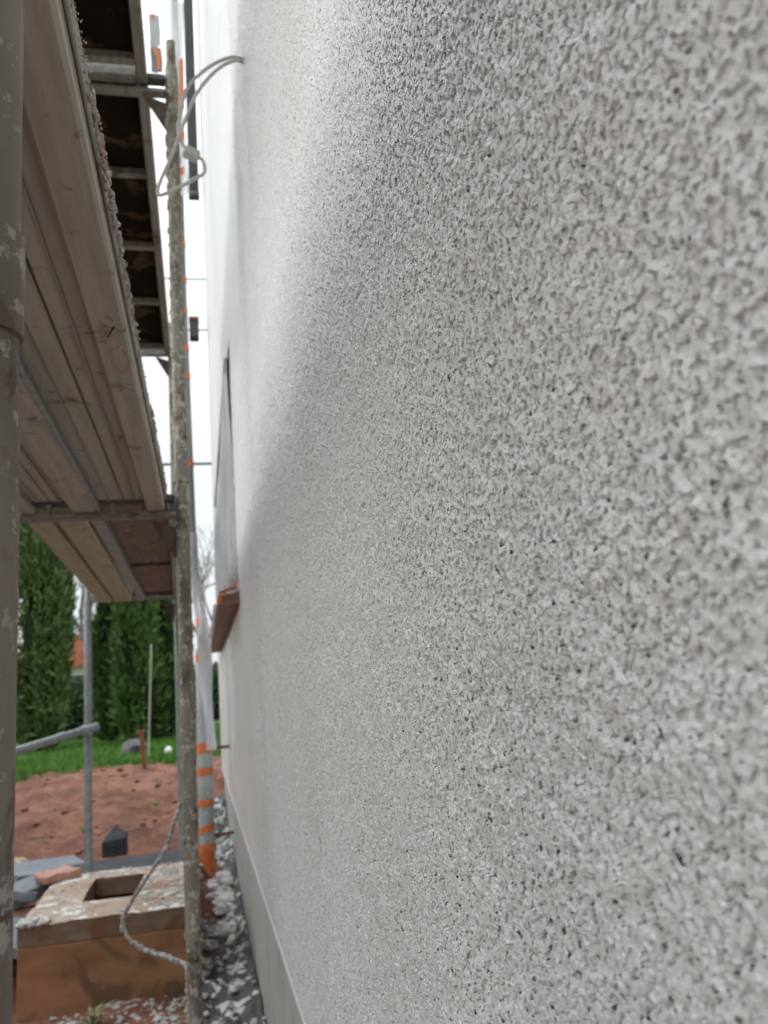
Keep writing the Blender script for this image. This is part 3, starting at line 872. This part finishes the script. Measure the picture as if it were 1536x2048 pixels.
MB().add([(-0.334, 3.11, Z2 + 0.02), (-0.099, 3.11, Z2 + 0.02), (-0.156, 5.74, Z2 + 0.02), (-0.334, 5.74, Z2 + 0.02),
          (-0.334, 3.11, Z2 + 0.032), (-0.099, 3.11, Z2 + 0.032), (-0.156, 5.74, Z2 + 0.032), (-0.334, 5.74, Z2 + 0.032)],
         [(0, 3, 2, 1), (4, 5, 6, 7), (0, 1, 5, 4), (1, 2, 6, 5), (2, 3, 7, 6), (3, 0, 4, 7)]).build("plywood_panel", M_ply_red, hp)
for y in (4.5, 5.70):
    xr = -0.100 - 0.022 * (y - 3.2)
    MB().box(-0.3345, xr, y - 0.02, y + 0.02, Z2 + 0.006, Z2 + 0.0195).build("crossbar", M_dark_steel, hp)

# ------------------------------------------------------------------ upper decks
ZU = H + 2.40
def upper_deck(y0, y1, bars, label):
    t = thing("upper_deck", label, "scaffold deck", (-0.38, (y0 + y1) / 2, ZU), "dark upper decks")
    sk = 0.0
    MB().box(-0.178, -0.138, y0, y1, ZU, ZU + 0.075, bev=0.004).build("side_rail", M_rail, t)
    MB().box(-0.640, -0.600, y0, y1, ZU, ZU + 0.075, bev=0.004).build("side_rail", M_rail, t)
    bars = sorted(bars)
    for y in bars:
        MB().box(-0.5995, -0.1785, y - 0.018, y + 0.018, ZU + 0.004, ZU + 0.040, bev=0.003).build("crossbar", M_rail, t)
    for ya, yb in ((y0 - 0.0005, y0 + 0.006), (y1 - 0.006, y1 + 0.0005)):
        MB().box(-0.599, -0.179, ya, yb, ZU - 0.004, ZU + 0.078).build("end_plate", M_rail, t)
    edges = [y0] + bars + [y1]
    for a, b in zip(edges[:-1], edges[1:]):
        if b - a > 0.1:
            MB().box(-0.5995, -0.1785, a + 0.002, b - 0.002, ZU + 0.042, ZU + 0.056).build("plywood_panel", M_ply_shaded, t)
    return t
upper_deck(0.30, 3.034, [0.9, 1.5, 2.1, 2.42, 2.93, 3.014], "stained upper deck, coloured darker for its shade, overhead in the near bay, mostly hidden by the boards below")
upper_deck(3.087, 5.77, [3.107, 3.67, 4.33, 4.99, 5.68], "brown stained upper deck, coloured darker for its shade, with pale crossbars in the far bay")

# ------------------------------------------------------------------ guard tube, cables, hose
gr = thing("guard_tube", "sloping grey scaffold tube coupled to the far outer post at left", "scaffold tube", (-0.9, 5.6, H - 0.15))
MB().tube(seg([(-0.640, 5.72, H - 0.100), (-1.60, 4.40, H - 0.33)], 6), 0.0242, 16).build("tube", M_galv, gr, True)
MB().tube([(-0.640, 5.72, H - 0.100), (-0.652, 5.703, H - 0.1028)], 0.0262, 16).build("end_ring", M_galv, gr, True)
MB().tube([(-0.80, 5.50, H - 0.138), (-0.83, 5.459, H - 0.1455)], 0.028, 16).build("joint_sleeve", M_galv, gr, True)
cp = MB().box(-0.735, -0.665, 5.715, 5.775, H - 0.155, H - 0.085, bev=0.01)
cp.build("coupler", M_galv, gr)
MB().tube([(-0.66, 5.74, H - 0.12), (-0.625, 5.74, H - 0.12)], 0.010, 8).build("coupler_bolt", M_dark_steel, gr)

o = MB().tube(seg([(-1.625, 4.365, 0.0), (-1.625, 4.365, H + 0.9)], 3), 0.0242, 16).build("scaffold_post", M_galv, None, True, (-1.625, 4.365, 0))
tag(o, "plain grey upright scaffold tube carrying the free end of the sloping guard tube", "scaffold post")

def spline(pts, n=8):
    pts = [Vector(p) for p in pts]
    P = [pts[0]] + pts + [pts[-1]]
    out = []
    for i in range(1, len(P) - 2):
        for k in range(n):
            t = k / n
            a, b, c, d = P[i - 1], P[i], P[i + 1], P[i + 2]
            out.append(0.5 * ((2 * b) + (c - a) * t + (2 * a - 5 * b + 4 * c - d) * t * t + (3 * b - a - 3 * c + d) * t ** 3))
    out.append(pts[-1])
    return out
hs = thing("hose", "white splashed hose hanging in a loop before the concrete chamber", "hose", (-0.15, 3.5, H - 0.9))
hp_ = spline([(-0.075, 3.09, H - 0.255), (-0.072, 3.55, H - 0.33), (-0.112, 3.6, H - 0.44), (-0.155, 3.6, H - 0.55), (-0.225, 3.6, H - 0.645), (-0.290, 3.6, H - 0.735),
              (-0.312, 3.6, H - 0.795), (-0.285, 3.6, H - 0.853), (-0.232, 3.58, H - 0.890), (-0.15, 3.5, H - 0.905), (-0.077, 3.35, H - 0.905), (-0.066, 3.10, H - 0.92)], 7)
MB().tube(hp_, [0.0080 + 0.0015 * mnoise.noise(Vector((k * 0.7, 0, 0))) for k in range(len(hp_))], 10).build("hose_line", M_cable, hs, True)
lm = MB()
for k in range(70):
    i = random.randrange(len(hp_) // 2, len(hp_))
    lump(lm, hp_[i] + Vector((random.uniform(-.008, .008), -0.006, random.uniform(-.006, .010))), random.uniform(0.003, 0.007), k, 5, 3)
o = lm.build("plaster_drops", M_rubble, hs, True); o["kind"] = 'stuff'

wl_ = thing("lamp_cable", "plastered pale cable loop with connector sticking out of the upper wall", "cable", (0.2, 2.5, H + 2.12))
MB().tube(spline([(0.205, 2.53, H + 2.125), (0.16, 2.5, H + 2.105), (0.088, 2.5, H + 2.062), (0.02, 2.5, H + 1.985), (-0.008, 2.5, H + 1.90), (-0.018, 2.5, H + 1.80), (0.003, 2.5, H + 1.745)]), 0.0060, 8).build("cable_strand", M_wire, wl_, True)
MB().tube(spline([(0.205, 2.53, H + 2.112), (0.17, 2.49, H + 2.085), (0.11, 2.48, H + 2.035), (0.045, 2.48, H + 1.945), (0.0, 2.48, H + 1.83), (-0.045, 2.48, H + 1.70), (-0.083, 2.48, H + 1.60),
                  (-0.082, 2.48, H + 1.565), (-0.04, 2.48, H + 1.585), (0.015, 2.48, H + 1.62), (0.058, 2.49, H + 1.66), (0.055, 2.49, H + 1.70), (0.040, 2.5, H + 1.72)]), 0.0060, 8).build("cable_strand", M_wire, wl_, True)
Rm = Matrix.Translation((0.020, 2.495, H + 1.727)) @ Matrix.Rotation(R(25), 4, 'Y')
MB().box(-0.024, 0.024, -0.014, 0.014, -0.018, 0.018, Rm, 0.003).build("connector", M_wire, wl_)
MB().box(-0.012, 0.012, -0.0165, -0.0145, -0.012, -0.004, Rm).build("connector_slot", M_wire, wl_)

for k, (zl, zr_, yy, lab) in enumerate(((9.30, 9.4, 18.0, "uppermost thin dark wire crossing the pale sky"), (8.1, 8.2, 18.05, "second thin dark wire crossing the pale sky, below the topmost"),
                                      (5.0, 5.1, 18.0, "lowest and thickest dark wire in the sky gap"))):
    pts = [(-30, yy, H + zl + 0.2), (-3, yy, H + zl), (0.2, yy, H + zl + 0.0), (30, yy, H + zr_ + 0.5)]
    o = MB().tube(pts, 0.018 if k < 2 else 0.03, 6).build("overhead_wire", M_dark, None, True, (0, yy, H + zl))
    tag(o, lab, "wire", "overhead wires")

# ------------------------------------------------------------------ concrete chamber
ch = thing("concrete_chamber", "soil stained concrete chamber with a square hole in its white splashed lid", "concrete chamber", (-0.46, 5.14, 0))
CX0, CX1, CY0, CY1, CZ = -0.862, -0.062, 4.53, 5.73, H - 0.95
HX0, HX1, HY0, HY1 = -0.625, -0.352, 4.90, 5.49
w_ = MB()
w_.box(CX0, CX1, CY0, CY0 + 0.12, -0.1, CZ - 0.10, bev=0.008)
w_.box(CX0, CX1, CY1 - 0.12, CY1, -0.1, CZ - 0.10, bev=0.008)
w_.box(CX0, CX0 + 0.12, CY0 + 0.1205, CY1 - 0.1205, -0.1, CZ - 0.10)
w_.box(CX1 - 0.12, CX1, CY0 + 0.1205, CY1 - 0.1205, -0.1, CZ - 0.10)
w_.build("chamber_wall", M_concrete, ch)
MB().box(CX0 + .12, CX1 - .12, CY0 + .12, CY1 - .12, 0.0, 0.03).build("chamber_floor", M_concrete, ch)
# lid: a ring with uneven, chipped edges
def lid():
    import bmesh
    bm = bmesh.new()
    xs = sorted(set(list(np.linspace(CX0 + 0.001, HX0, 9)) + list(np.linspace(HX0, HX1, 9)) + list(np.linspace(HX1, CX1 - 0.001, 9))))
    ys = sorted(set(list(np.linspace(CY0 + 0.001, HY0, 10)) + list(np.linspace(HY0, HY1, 12)) + list(np.linspace(HY1, CY1 + 0.004, 9))))
    vt, vb = {}, {}
    for i, x in enumerate(xs):
        for j, y in enumerate(ys):
            dz = 0.007 * fbm(x * 6, y * 6, 0, 3)
            e = (0 if 0 < i < len(xs) - 1 and 0 < j < len(ys) - 1 else 1)
            jx = 0.006 * mnoise.noise(Vector((x * 18, y * 18, 3)))
            jy = 0.006 * mnoise.noise(Vector((x * 18, y * 18, 8)))
            vt[i, j] = bm.verts.new((x + jx, y + jy, CZ + dz - (0.004 + 0.016 * abs(jx) / 0.006) * e))
            vb[i, j] = bm.verts.new((x + jx * .5, y + jy * .5, CZ - 0.099))
    def solid(i, j):
        if i < 0 or j < 0 or i >= len(xs) - 1 or j >= len(ys) - 1:
            return False
        cx, cy = (xs[i] + xs[i + 1]) / 2, (ys[j] + ys[j + 1]) / 2
        return not (HX0 < cx < HX1 and HY0 < cy < HY1)
    for i in range(len(xs) - 1):
        for j in range(len(ys) - 1):
            if not solid(i, j):
                continue
            bm.faces.new((vt[i, j], vt[i + 1, j], vt[i + 1, j + 1], vt[i, j + 1]))
            bm.faces.new((vb[i, j], vb[i, j + 1], vb[i + 1, j + 1], vb[i + 1, j]))
            for di, dj, a, b in ((-1, 0, (i, j + 1), (i, j)), (1, 0, (i + 1, j), (i + 1, j + 1)), (0, -1, (i, j), (i + 1, j)), (0, 1, (i + 1, j + 1), (i, j + 1))):
                if not solid(i + di, j + dj):
                    f = bm.faces.new((vt[b], vt[a], vb[a], vb[b])); f.material_index = 1
    bmesh.ops.recalc_face_normals(bm, faces=bm.faces)
    me = bpy.data.meshes.new("lid"); bm.to_mesh(me); bm.free()
    me.transform(Matrix.Translation(-ch.location))
    me.materials.append(M_conc_top); me.materials.append(M_conc_rim)
    o = bpy.data.objects.new("lid", me); COL.objects.link(o); o.parent = ch
lid()

# splashed plaster lumps on the chamber lid, the ground and the rubble
pl = MB()
for k in range(260):
    x = random.uniform(-0.34, -0.07) if k % 3 else random.uniform(CX0 + 0.01, CX1 - 0.02)
    y = random.uniform(CY0 + 0.02, CY1 - 0.02)
    if HX0 - .02 < x < HX1 + .02 and HY0 - .02 < y < HY1 + .02:
        continue
    lump(pl, (x, y, CZ + 0.004), random.uniform(0.004, 0.011), k, 6, 3, (1.5, 1.5, 0.5))
for k in range(60):
    lump(pl, (CX0 + random.uniform(0.005, 0.13), CY0 + random.uniform(-0.005, 0.10), CZ + random.uniform(-0.012, 0.008)), random.uniform(0.008, 0.02), k, 6, 4, (1.2, 1.2, 0.7))
o = pl.build("plaster_spatter", M_rubble, ch, True); o["kind"] = 'stuff'

# ------------------------------------------------------------------ membrane and rubble along the wall's foot
mv = []
mx = np.linspace(-0.10, 0.215, 30); my = np.linspace(2.4, 9.4, 260)
for y in my:
    for x in mx:
        z = ground_z(x, y) + 0.035 + 0.05 * fbm(x * 5, y * 4, 7, 4) + 0.020 * fbm(x * 22, y * 16, 2, 3) + 0.05 * smooth(0.12, 0.22, x) - 0.04 * smooth(-0.04, -0.10, x)
        z -= 0.10 * smooth(0.22, 0.07, abs(x - 0.01)) * smooth(1.0, 0.15, abs(y - 6.45))
        mv.append((x, y, z))
idx = np.arange(len(mv)).reshape(len(my), len(mx))
mf = np.stack([idx[:-1, :-1], idx[:-1, 1:], idx[1:, 1:], idx[1:, :-1]], -1).reshape(-1, 4)
o = mesh_np("drainage_membrane", np.array(mv), mf, M_membrane, None, True)
tag(o, "crumpled black membrane with white plaster spatter along the foot of the wall", "membrane")
rb = MB()
for k in range(480):
    y = 3.0 + 5.5 * random.random() ** 1.3
    x = random.uniform(-0.08, 0.19)
    if mnoise.noise(Vector((x * 4, y * 2.3, 5))) < -0.08 and random.random() < 0.8:
        continue
    z = ground_z(x, y) + 0.045 + 0.05 * fbm(x * 5, y * 4, 7, 4) + 0.05 * smooth(0.12, 0.22, x)
    lump(rb, (x, y, z), 0.004 + 0.022 * random.random() ** 3, k, 7, 4, (1.1, 1.2, 0.9))
for k in range(700):
    y = 3.3 + 1.2 * random.random(); x = random.uniform(-0.75, -0.06)
    if random.random() > 0.25 + 0.75 * smooth(-0.6, -0.1, x):
        continue
    lump(rb, (x, y, ground_z(x, y) + 0.003), random.uniform(0.004, 0.013), k, 6, 3, (1.3, 1.3, 0.6))
for k in range(70):
    y = random.uniform(5.2, 6.9); x = random.uniform(0.03, 0.19)
    if abs(x - 0.012) < 0.075 and abs(y - 6.7) < 0.09:
        continue
    lump(rb, (x, y, ground_z(x, y) + 0.03), random.uniform(0.02, 0.05), k, 8, 5, (1.2, 1.3, 0.6))
o = rb.build("plaster_rubble", M_rubble, None, True, (0, 5, 0))
tag(o, "fallen white plaster crumbs on the ground below the wall", None, None, 'stuff')

M_clod = dirty("dry_red_clod", (0.20, 0.085, 0.052), (0.32, 0.15, 0.10), 9, rough=0.9, bump=0.4)
cl_ = MB()
for k in range(420):
    y = random.uniform(6.5, 11.8); x = random.uniform(-2.6, 0.1)
    r_ = 0.006 + 0.034 * random.random() ** 6
    lump(cl_, (x, y, ground_z(x, y) + r_ * 0.45), r_, k, 6, 4, (1.2, 1.1, 0.7))
tag(cl_.build("soil_clods", M_clod, None, True, (0, 8, 0)), "clods of red earth scattered over the soil bank", None, None, 'stuff')

# ------------------------------------------------------------------ offcuts, brick, stones round the chamber
def rough_block(name, mat, size, loc, rot, label, cat, group=None, jag=0.006, seed=1):
    import bmesh
    bm = bmesh.new()
    bmesh.ops.create_cube(bm, size=1.0)
    bmesh.ops.scale(bm, vec=size, verts=bm.verts)
    bmesh.ops.bevel(bm, geom=bm.edges[:], offset=min(size) * 0.08, segments=1, affect='EDGES')
    bmesh.ops.subdivide_edges(bm, edges=[e for e in bm.edges if e.calc_length() > min(size) * 0.6], cuts=2, use_grid_fill=True)
    for v in bm.verts:
        v.co += Vector(mnoise.noise_vector(v.co * 14 + Vector((seed, seed * 2, 0)))) * jag
    me = bpy.data.meshes.new(name); bm.to_mesh(me); bm.free()
    me.materials.append(mat)
    o = bpy.data.objects.new(name, me); COL.objects.link(o)
    o.location = loc; o.rotation_euler = [R(a) for a in rot]
    return tag(o, label, cat, group)
GZ = H - 1.05
rough_block("insulation_sheet", M_black_foam, (0.74, 0.42, 0.05), (-0.50, 6.05, H - 1.00), (2, -1, 4), "flat dark grey insulation sheet lying behind the chamber", "insulation sheet", "insulation offcuts")
rough_block("insulation_sheet", M_grey_foam, (0.50, 0.40, 0.05), (-1.03, 6.35, H - 1.005), (4, 3, 28), "mid grey insulation sheet behind the chamber, left of the thin post", "insulation sheet", "insulation offcuts", seed=4)
rough_block("insulation_block", M_grey_foam, (0.20, 0.17, 0.08), (-1.035, 5.62, H - 1.0), (12, -10, 35), "larger blue grey foam offcut beside the chamber, next to the pink brick", "foam block", "insulation offcuts", seed=2)
rough_block("insulation_block", M_grey_foam, (0.13, 0.14, 0.05), (-0.985, 5.30, H - 0.965), (-8, 14, 20), "small pale grey foam offcut lying flat beside the chamber's edge", "foam block", "insulation offcuts", seed=3)
rough_block("insulation_block", M_grey_foam, (0.16, 0.42, 0.05), (-0.955, 4.95, H - 1.09), (4, 14, -4), "long blue grey foam strip leaning along the chamber's side", "foam block", "insulation offcuts", seed=5)
bb = MB()
x, y, z = -0.60, 6.42, H - 0.975
q = 0.078
bb.add([(x - q, y - q, z), (x + q, y - q * 0.8, z), (x + q, y + q, z), (x - q * 0.9, y + q, z),
        (x - q * 1.02, y - q, z + 0.10), (x + q * 0.98, y - q * 0.8, z + 0.115), (x + q, y + q, z + 0.13), (x - q * 0.9, y + q, z + 0.12),
        (x - 0.002, y + 0.015, z + 0.19)],
       [(0, 3, 2, 1), (0, 1, 5, 4), (1, 2, 6, 5), (2, 3, 7, 6), (3, 0, 4, 7), (4, 5, 8), (5, 6, 8), (6, 7, 8), (7, 4, 8)])
tag(bb.build("foam_cap", M_black_foam, None, False, (x, y, z)), "small black block with a pointed top on the insulation sheet behind the chamber", "foam block")
rough_block("brick_fragment", M_brick, (0.20, 0.17, 0.045), (-0.845, 5.60, CZ + 0.024), (3, -6, 32), "flat broken pink brick on the chamber's far left corner", "brick", jag=0.02, seed=6)
def stone(name, mat, r, loc, squash, label, cat, seed=0):
    m = MB(); lump(m, (0, 0, 0), r, seed, 12, 8, squash)
    o = m.build(name, mat, None, True); o.location = loc
    return tag(o, label, cat)
stone("stone", M_stone, 0.05, (-1.30, 6.9, ground_z(-1.30, 6.9) + 0.03), (1.2, 1, 0.8), "small yellowish stone on the red soil bank at left", "stone", 3)
stone("stone", M_stone, 0.04, (-0.66, 3.62, 0.035), (1.3, 1, 0.8), "pinkish tan stone on the soil in front of the chamber", "stone", 8)

# weed in front of the chamber
wd = thing("weed", "small pale green weed growing before the concrete chamber", "plant", (-0.50, 4.26, 0.01))
for k in range(14):
    a = k * 2.4; l = random.uniform(0.06, 0.12); up = random.uniform(0.3, 1.3)
    d = Vector((math.cos(a), math.sin(a), 0)); s = Vector((-d.y, d.x, 0)) * 0.012
    b0 = Vector((-0.50, 4.26, 0.0)); m1 = b0 + d * l * 0.5 + Vector((0, 0, l * up * 0.8)); e = b0 + d * l + Vector((0, 0, l * up * 0.9))
    MB().add([b0, m1 + s, e, m1 - s], [(0, 1, 2, 3)]).build("leaf", M_weed, wd, recalc=False)
for kx, (x, y) in enumerate(((-0.95, 7.6), (-0.05, 6.95), (-0.45, 8.7))):
    w2 = thing("weed", ("green weed tuft on the soil bank left of the black block", "green weed tuft by the far side of the chamber near the post", "tiny weed tuft on the upper soil bank")[kx], "plant", (x, y, ground_z(x, y)))
    zz = ground_z(x, y)
    for k in range(16):
        a = k * 2.4; l = random.uniform(0.04, 0.09)
        d = Vector((math.cos(a), math.sin(a), 0)); s = Vector((-d.y, d.x, 0)) * 0.012
        b0 = Vector((x, y, zz)); m1 = b0 + d * l * 0.5 + Vector((0, 0, l * 0.6)); e = b0 + d * l + Vector((0, 0, l * 0.5))
        MB().add([b0, m1 + s, e, m1 - s], [(0, 1, 2, 3)]).build("leaf", M_grass, w2, recalc=False)

# ------------------------------------------------------------------ on the lawn
zz = ground_z(-0.70, 10.9)
ip = thing("rusty_post", "short rusty iron post at the edge of the lawn", "post", (-0.70, 10.9, zz))
MB().tube(seg([(-0.67, 10.9, zz - 0.05), (-0.712, 10.9, zz + 0.42)], 4), 0.028, 12).build("shaft", M_rust, ip, True)
MB().tube([(-0.712, 10.9, zz + 0.42), (-0.715, 10.9, zz + 0.455)], 0.044, 12).build("cap", M_rust, ip, True)
zz = ground_z(-0.7, 12.4)
o = MB().tube(seg([(-0.72, 12.4, zz - 0.05), (-0.655, 12.4, H + 0.85)], 4), 0.014, 8).build("wooden_stake", M_bamboo, None, True, (-0.72, 12.4, zz))
tag(o, "thin pale stake standing before the cypress trees", "stake")
stone("boulder", M_grey_rock, 0.17, (-0.98, 13.6, ground_z(-0.98, 13.6) + 0.07), (1.2, 1, 0.8), "dark grey boulder on the lawn behind the rusty post", "boulder", 5)
stone("stone", M_white_stone, 0.055, (-0.475, 13.0, ground_z(-0.475, 13.0) + 0.05), (0.9, 0.9, 1.2), "small white stone on the lawn before the right cypress", "stone", 2)

# ------------------------------------------------------------------ trees
def leafy(name, pts, nrm, length, width, mat, parent, up=0.6):
    """pointed four-cornered sprays; pts and outward directions in parent space"""
    n = len(pts)
    d = nrm * (1 - up) + np.array([0, 0, 1.0]) * up + rng.normal(0, 0.28, (n, 3))
    d /= np.linalg.norm(d, axis=1)[:, None]
    s = np.cross(d, rng.normal(0, 1, (n, 3))); s /= np.linalg.norm(s, axis=1)[:, None]
    L = (length * rng.uniform(0.5, 1.4, n))[:, None]; W = (width * rng.uniform(0.6, 1.4, n))[:, None]
    v = np.stack([pts, pts + d * L * 0.5 + s * W, pts + d * L, pts + d * L * 0.45 - s * W], 1).reshape(-1, 3)
    return mesh_np(name, v, np.arange(4 * n).reshape(n, 4), mat, parent)

def cypress(x, y, h, rad, label, mat, seed, n=11000):
    z0 = ground_z(x, y)
    t = thing("cypress_tree", label, "tree", (x, y, z0), "columnar cypress trees")
    def prof(u):                                    # radius along the height
        return rad * np.clip(np.minimum(1.0, (u + 0.03) / 0.10) ** 0.6, 0, 1) * np.clip(1.05 - u ** 2.2, 0, 1) ** 0.75
    MB().tube([(x, y, z0 - 0.1), (x + 0.02, y, z0 + h * 0.4), (x, y, z0 + h * 0.85)], [0.09, 0.06, 0.02], 8).build("trunk", M_trunk, t, True)
    # upright limbs: each a column of sprays, so the outline is ragged and split by dark gaps
    limbs = 46
    P, N = [], []
    r2 = np.random.default_rng(seed)
    for k in range(limbs):
        a = r2.uniform(0, 2 * math.pi); rr = rad * (0.45 + 0.5 * r2.random())
        b0 = r2.uniform(-0.07, 0.75); ln = r2.uniform(0.16, 0.34)
        m = n // limbs
        u = np.maximum(0.004, b0 + ln * r2.random(m))
        w = (u - b0) / ln
        lr = rad * 0.30 * np.sin(np.pi * np.clip(w, 0.03, 1)) ** 0.7 * np.sqrt(r2.random(m)) * 1.0
        th = r2.uniform(0, 2 * math.pi, m)
        pr_ = np.minimum(prof(u), rad) / rad
        cx = math.cos(a) * rr * pr_ * (0.75 + 0.25 * w); cy = math.sin(a) * rr * pr_ * (0.75 + 0.25 * w)
        px, py = cx + lr * np.cos(th), cy + lr * np.sin(th)
        P.append(np.stack([px, py, u * h + 0.05], 1))
        N.append(np.stack([np.cos(th) * 0.6 + math.cos(a) * 0.6, np.sin(th) * 0.6 + math.sin(a) * 0.6, np.zeros(m)], 1))
    P = np.concatenate(P); N = np.concatenate(N)
    leafy("crown", P, N, 0.17, 0.026, mat, t, 0.68)
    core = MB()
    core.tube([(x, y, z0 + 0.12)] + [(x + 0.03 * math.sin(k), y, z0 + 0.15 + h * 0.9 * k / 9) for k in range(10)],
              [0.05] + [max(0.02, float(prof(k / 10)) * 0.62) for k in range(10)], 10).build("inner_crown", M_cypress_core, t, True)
    return t
cypress(-2.62, 15.6, 6.4, 0.50, "tall cypress standing alone at left beyond the soil bank", M_cypress, 11, 15000)
cypress(-1.66, 17.2, 4.3, 0.36, "slim dark cypress just left of the pair's broader tree", M_cypress, 12, 10000)
cypress(-1.10, 15.9, 4.15, 0.46, "broad lighter green cypress behind the thin stake", M_cypress_light, 13, 15000)
cypress(-0.62, 16.4, 4.2, 0.42, "rightmost cypress, half hidden behind the scaffold post", M_cypress, 14, 12000)

def leaf_lump(name, c, size, n, l, w, mat, label, cat, group=None, kind=None, box=False):
    r2 = np.random.default_rng(int(abs(c[0]) * 100 + c[1]))
    d = r2.normal(0, 1, (n, 3)); d /= np.linalg.norm(d, axis=1)[:, None]
    if box:
        p = r2.uniform(-1, 1, (n, 3)); ax = r2.integers(0, 3, n); s = np.sign(p[np.arange(n), ax]); p[np.arange(n), ax] = s * r2.uniform(0.85, 1.03, n)
        d = p / np.linalg.norm(p, axis=1)[:, None]
    else:
        rr = r2.uniform(0.72, 1.0, n)
        rr *= np.array([1 + 0.35 * mnoise.noise(Vector(q * 2.2) + Vector((c[0], c[1], 0))) for q in d])
        p = d * rr[:, None]
    t = thing(name, label, cat, (c[0], c[1], c[2] - size[2]), group)
    leafy("foliage", p * np.array(size) + np.array([0, 0, size[2]]), d, l, w, mat, t, 0.25)
    m = MB()
    if box:
        m.box(c[0] - size[0] * .93, c[0] + size[0] * .93, c[1] - size[1] * .9, c[1] + size[1] * .9, c[2] - size[2], c[2] + size[2] * .93)
    else:
        lump(m, c, 0.72, 3, 14, 10, size)
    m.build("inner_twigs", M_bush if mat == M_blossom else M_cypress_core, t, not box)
    return t
zl = ground_z(-4, 22)
leaf_lump("clipped_hedge", (-5.2, 22.5, zl + 0.38), (4.6, 0.45, 0.40), 9000, 0.10, 0.03, M_hedge, "low clipped yellow green hedge behind the left cypress", "hedge", box=True)
leaf_lump("unseen_screen_hedge", (-4.0, 2.0, 1.05), (0.45, 9.5, 1.10), 14000, 0.13, 0.035, M_cypress, "unseen dark hedge added left of the scaffold to screen low light from the wall", "hedge", box=True)  # out of view, added to keep low side light off the wall
leaf_lump("round_shrub", (-2.62, 20.0, ground_z(-2.6, 20) + 0.62), (0.62, 0.6, 0.65), 4000, 0.10, 0.03, M_bush, "round grey green shrub between the two groups of cypress", "shrub")
leaf_lump("round_shrub", (0.35, 30.0, ground_z(0, 30) + 0.9), (1.5, 0.9, 0.95), 4000, 0.16, 0.05, M_bush, "wide far shrub glimpsed between the wrapped pipe and the wall", "shrub")
leaf_lump("blossom_bush", (-4.55, 21.0, zl + 1.55), (0.75, 0.6, 0.75), 3500, 0.07, 0.03, M_blossom, "pale blossoming bush at the far left edge beside the cypress", "bush")

def bare_tree(x, y, h, label, seed, mat=None):
    rd = random.Random(seed)
    z0 = ground_z(x, y)
    t = thing("bare_tree", label, "tree", (x, y, z0), "leafless trees in the distance")
    tr = MB().tube([(x, y, z0 - 0.2), (x + 0.1, y, z0 + h * 0.35)], [h * 0.022, h * 0.016], 8).build("trunk", M_bark, t, True)
    m = MB()
    def grow(p, d, l, r, lev):
        q = p + d * l * 0.5 + Vector((rd.uniform(-.05, .05), rd.uniform(-.05, .05), 0.02)) * l
        e = p + d * l
        m.tube([p, q, e], [r, r * 0.8, r * 0.6], 5 if lev < 2 else 3, cap=False)
        if lev >= 5:
            return
        for k in range(rd.choice((2, 3, 3))):
            nd = (d + Vector((rd.gauss(0, .48), rd.gauss(0, .48), rd.gauss(0.12, .3)))).normalized()
            grow(p + d * l * rd.uniform(0.6, 1.0), nd, l * rd.uniform(0.62, 0.82), r * 0.58, lev + 1)
    for k in range(4):
        d = Vector((rd.gauss(0, .35), rd.gauss(0, .35), 1)).normalized()
        grow(Vector((x + 0.1, y, z0 + h * (0.26 + 0.03 * k))), d, h * 0.24, h * 0.011, 0)
    m.build("crown", M_bark, t, False, recalc=False)
for k, (x, y, h, lab) in enumerate(((-5.6, 27, 6.5, "leafless grey tree at the far left beyond the hedge"), (-4.4, 36, 9.5, "tall leafless tree behind the red roofed house's near side"),
                                  (-3.2, 31, 5.2, "small leafless tree before the red roofed house"), (-7.6, 34, 9, "leafless tree farthest left in the distance"),
                                  (0.2, 38, 9, "leafless tree seen beyond the wrapped pipe"))):
    bare_tree(x, y, h, lab, 40 + k)

# ------------------------------------------------------------------ far house
hx0, hx1, hy0, hy1 = -8.3, -4.3, 46.0, 54.0
hz = ground_z(-6, 46)
hs_ = thing("far_house", "white far house with a red tiled roof between the cypress trees", "house", ((hx0 + hx1) / 2, hy0, hz))
zt = H + 2.35
MB().box(hx0, hx1, hy0, hy1, hz - 0.3, zt).build("wall", M_house, hs_)
cx = (hx0 + hx1) / 2
rf = MB().prism([(hx0 - 0.5, zt - 0.15), (hx1 + 0.5, zt - 0.15), (hx1 + 0.5, zt + 0.02), (hx1 - 0.6, zt + 1.5), (hx0 + 0.6, zt + 1.5), (hx0 - 0.5, zt + 0.02)], 1, hy0 - 0.5, hy1 + 0.5)
rf_o = rf.build("roof", M_roof, hs_)
for k in range(16):
    u = k / 15
    yy = hy0 - 0.5 - 0.02
    MB().prism([(hx0 - 0.5 + u * 4.8, zt - 0.02), (hx0 - 0.38 + u * 4.8, zt - 0.02), (hx0 - 0.38 + u * 4.8, zt + 0.05), (hx0 - 0.5 + u * 4.8, zt + 0.05)], 1, yy - 0.05, yy).build("roof_tile", M_roof, rf_o)
MB().box(cx + 0.4, cx + 0.9, hy0 + 3, hy0 + 3.5, zt + 1.3, zt + 2.1).build("chimney", M_house, hs_)
for x in (hx0 + 0.5, hx0 + 1.9, hx0 + 3.0):
    fr = MB().box(x - 0.05, x + 0.75, hy0 - 0.04, hy0 + 0.01, zt - 1.75, zt - 0.55).build("window", M_frame, hs_)
    MB().box(x, x + 0.70, hy0 - 0.05, hy0 - 0.035, zt - 1.70, zt - 0.60).build("pane", M_glass_dark, fr)
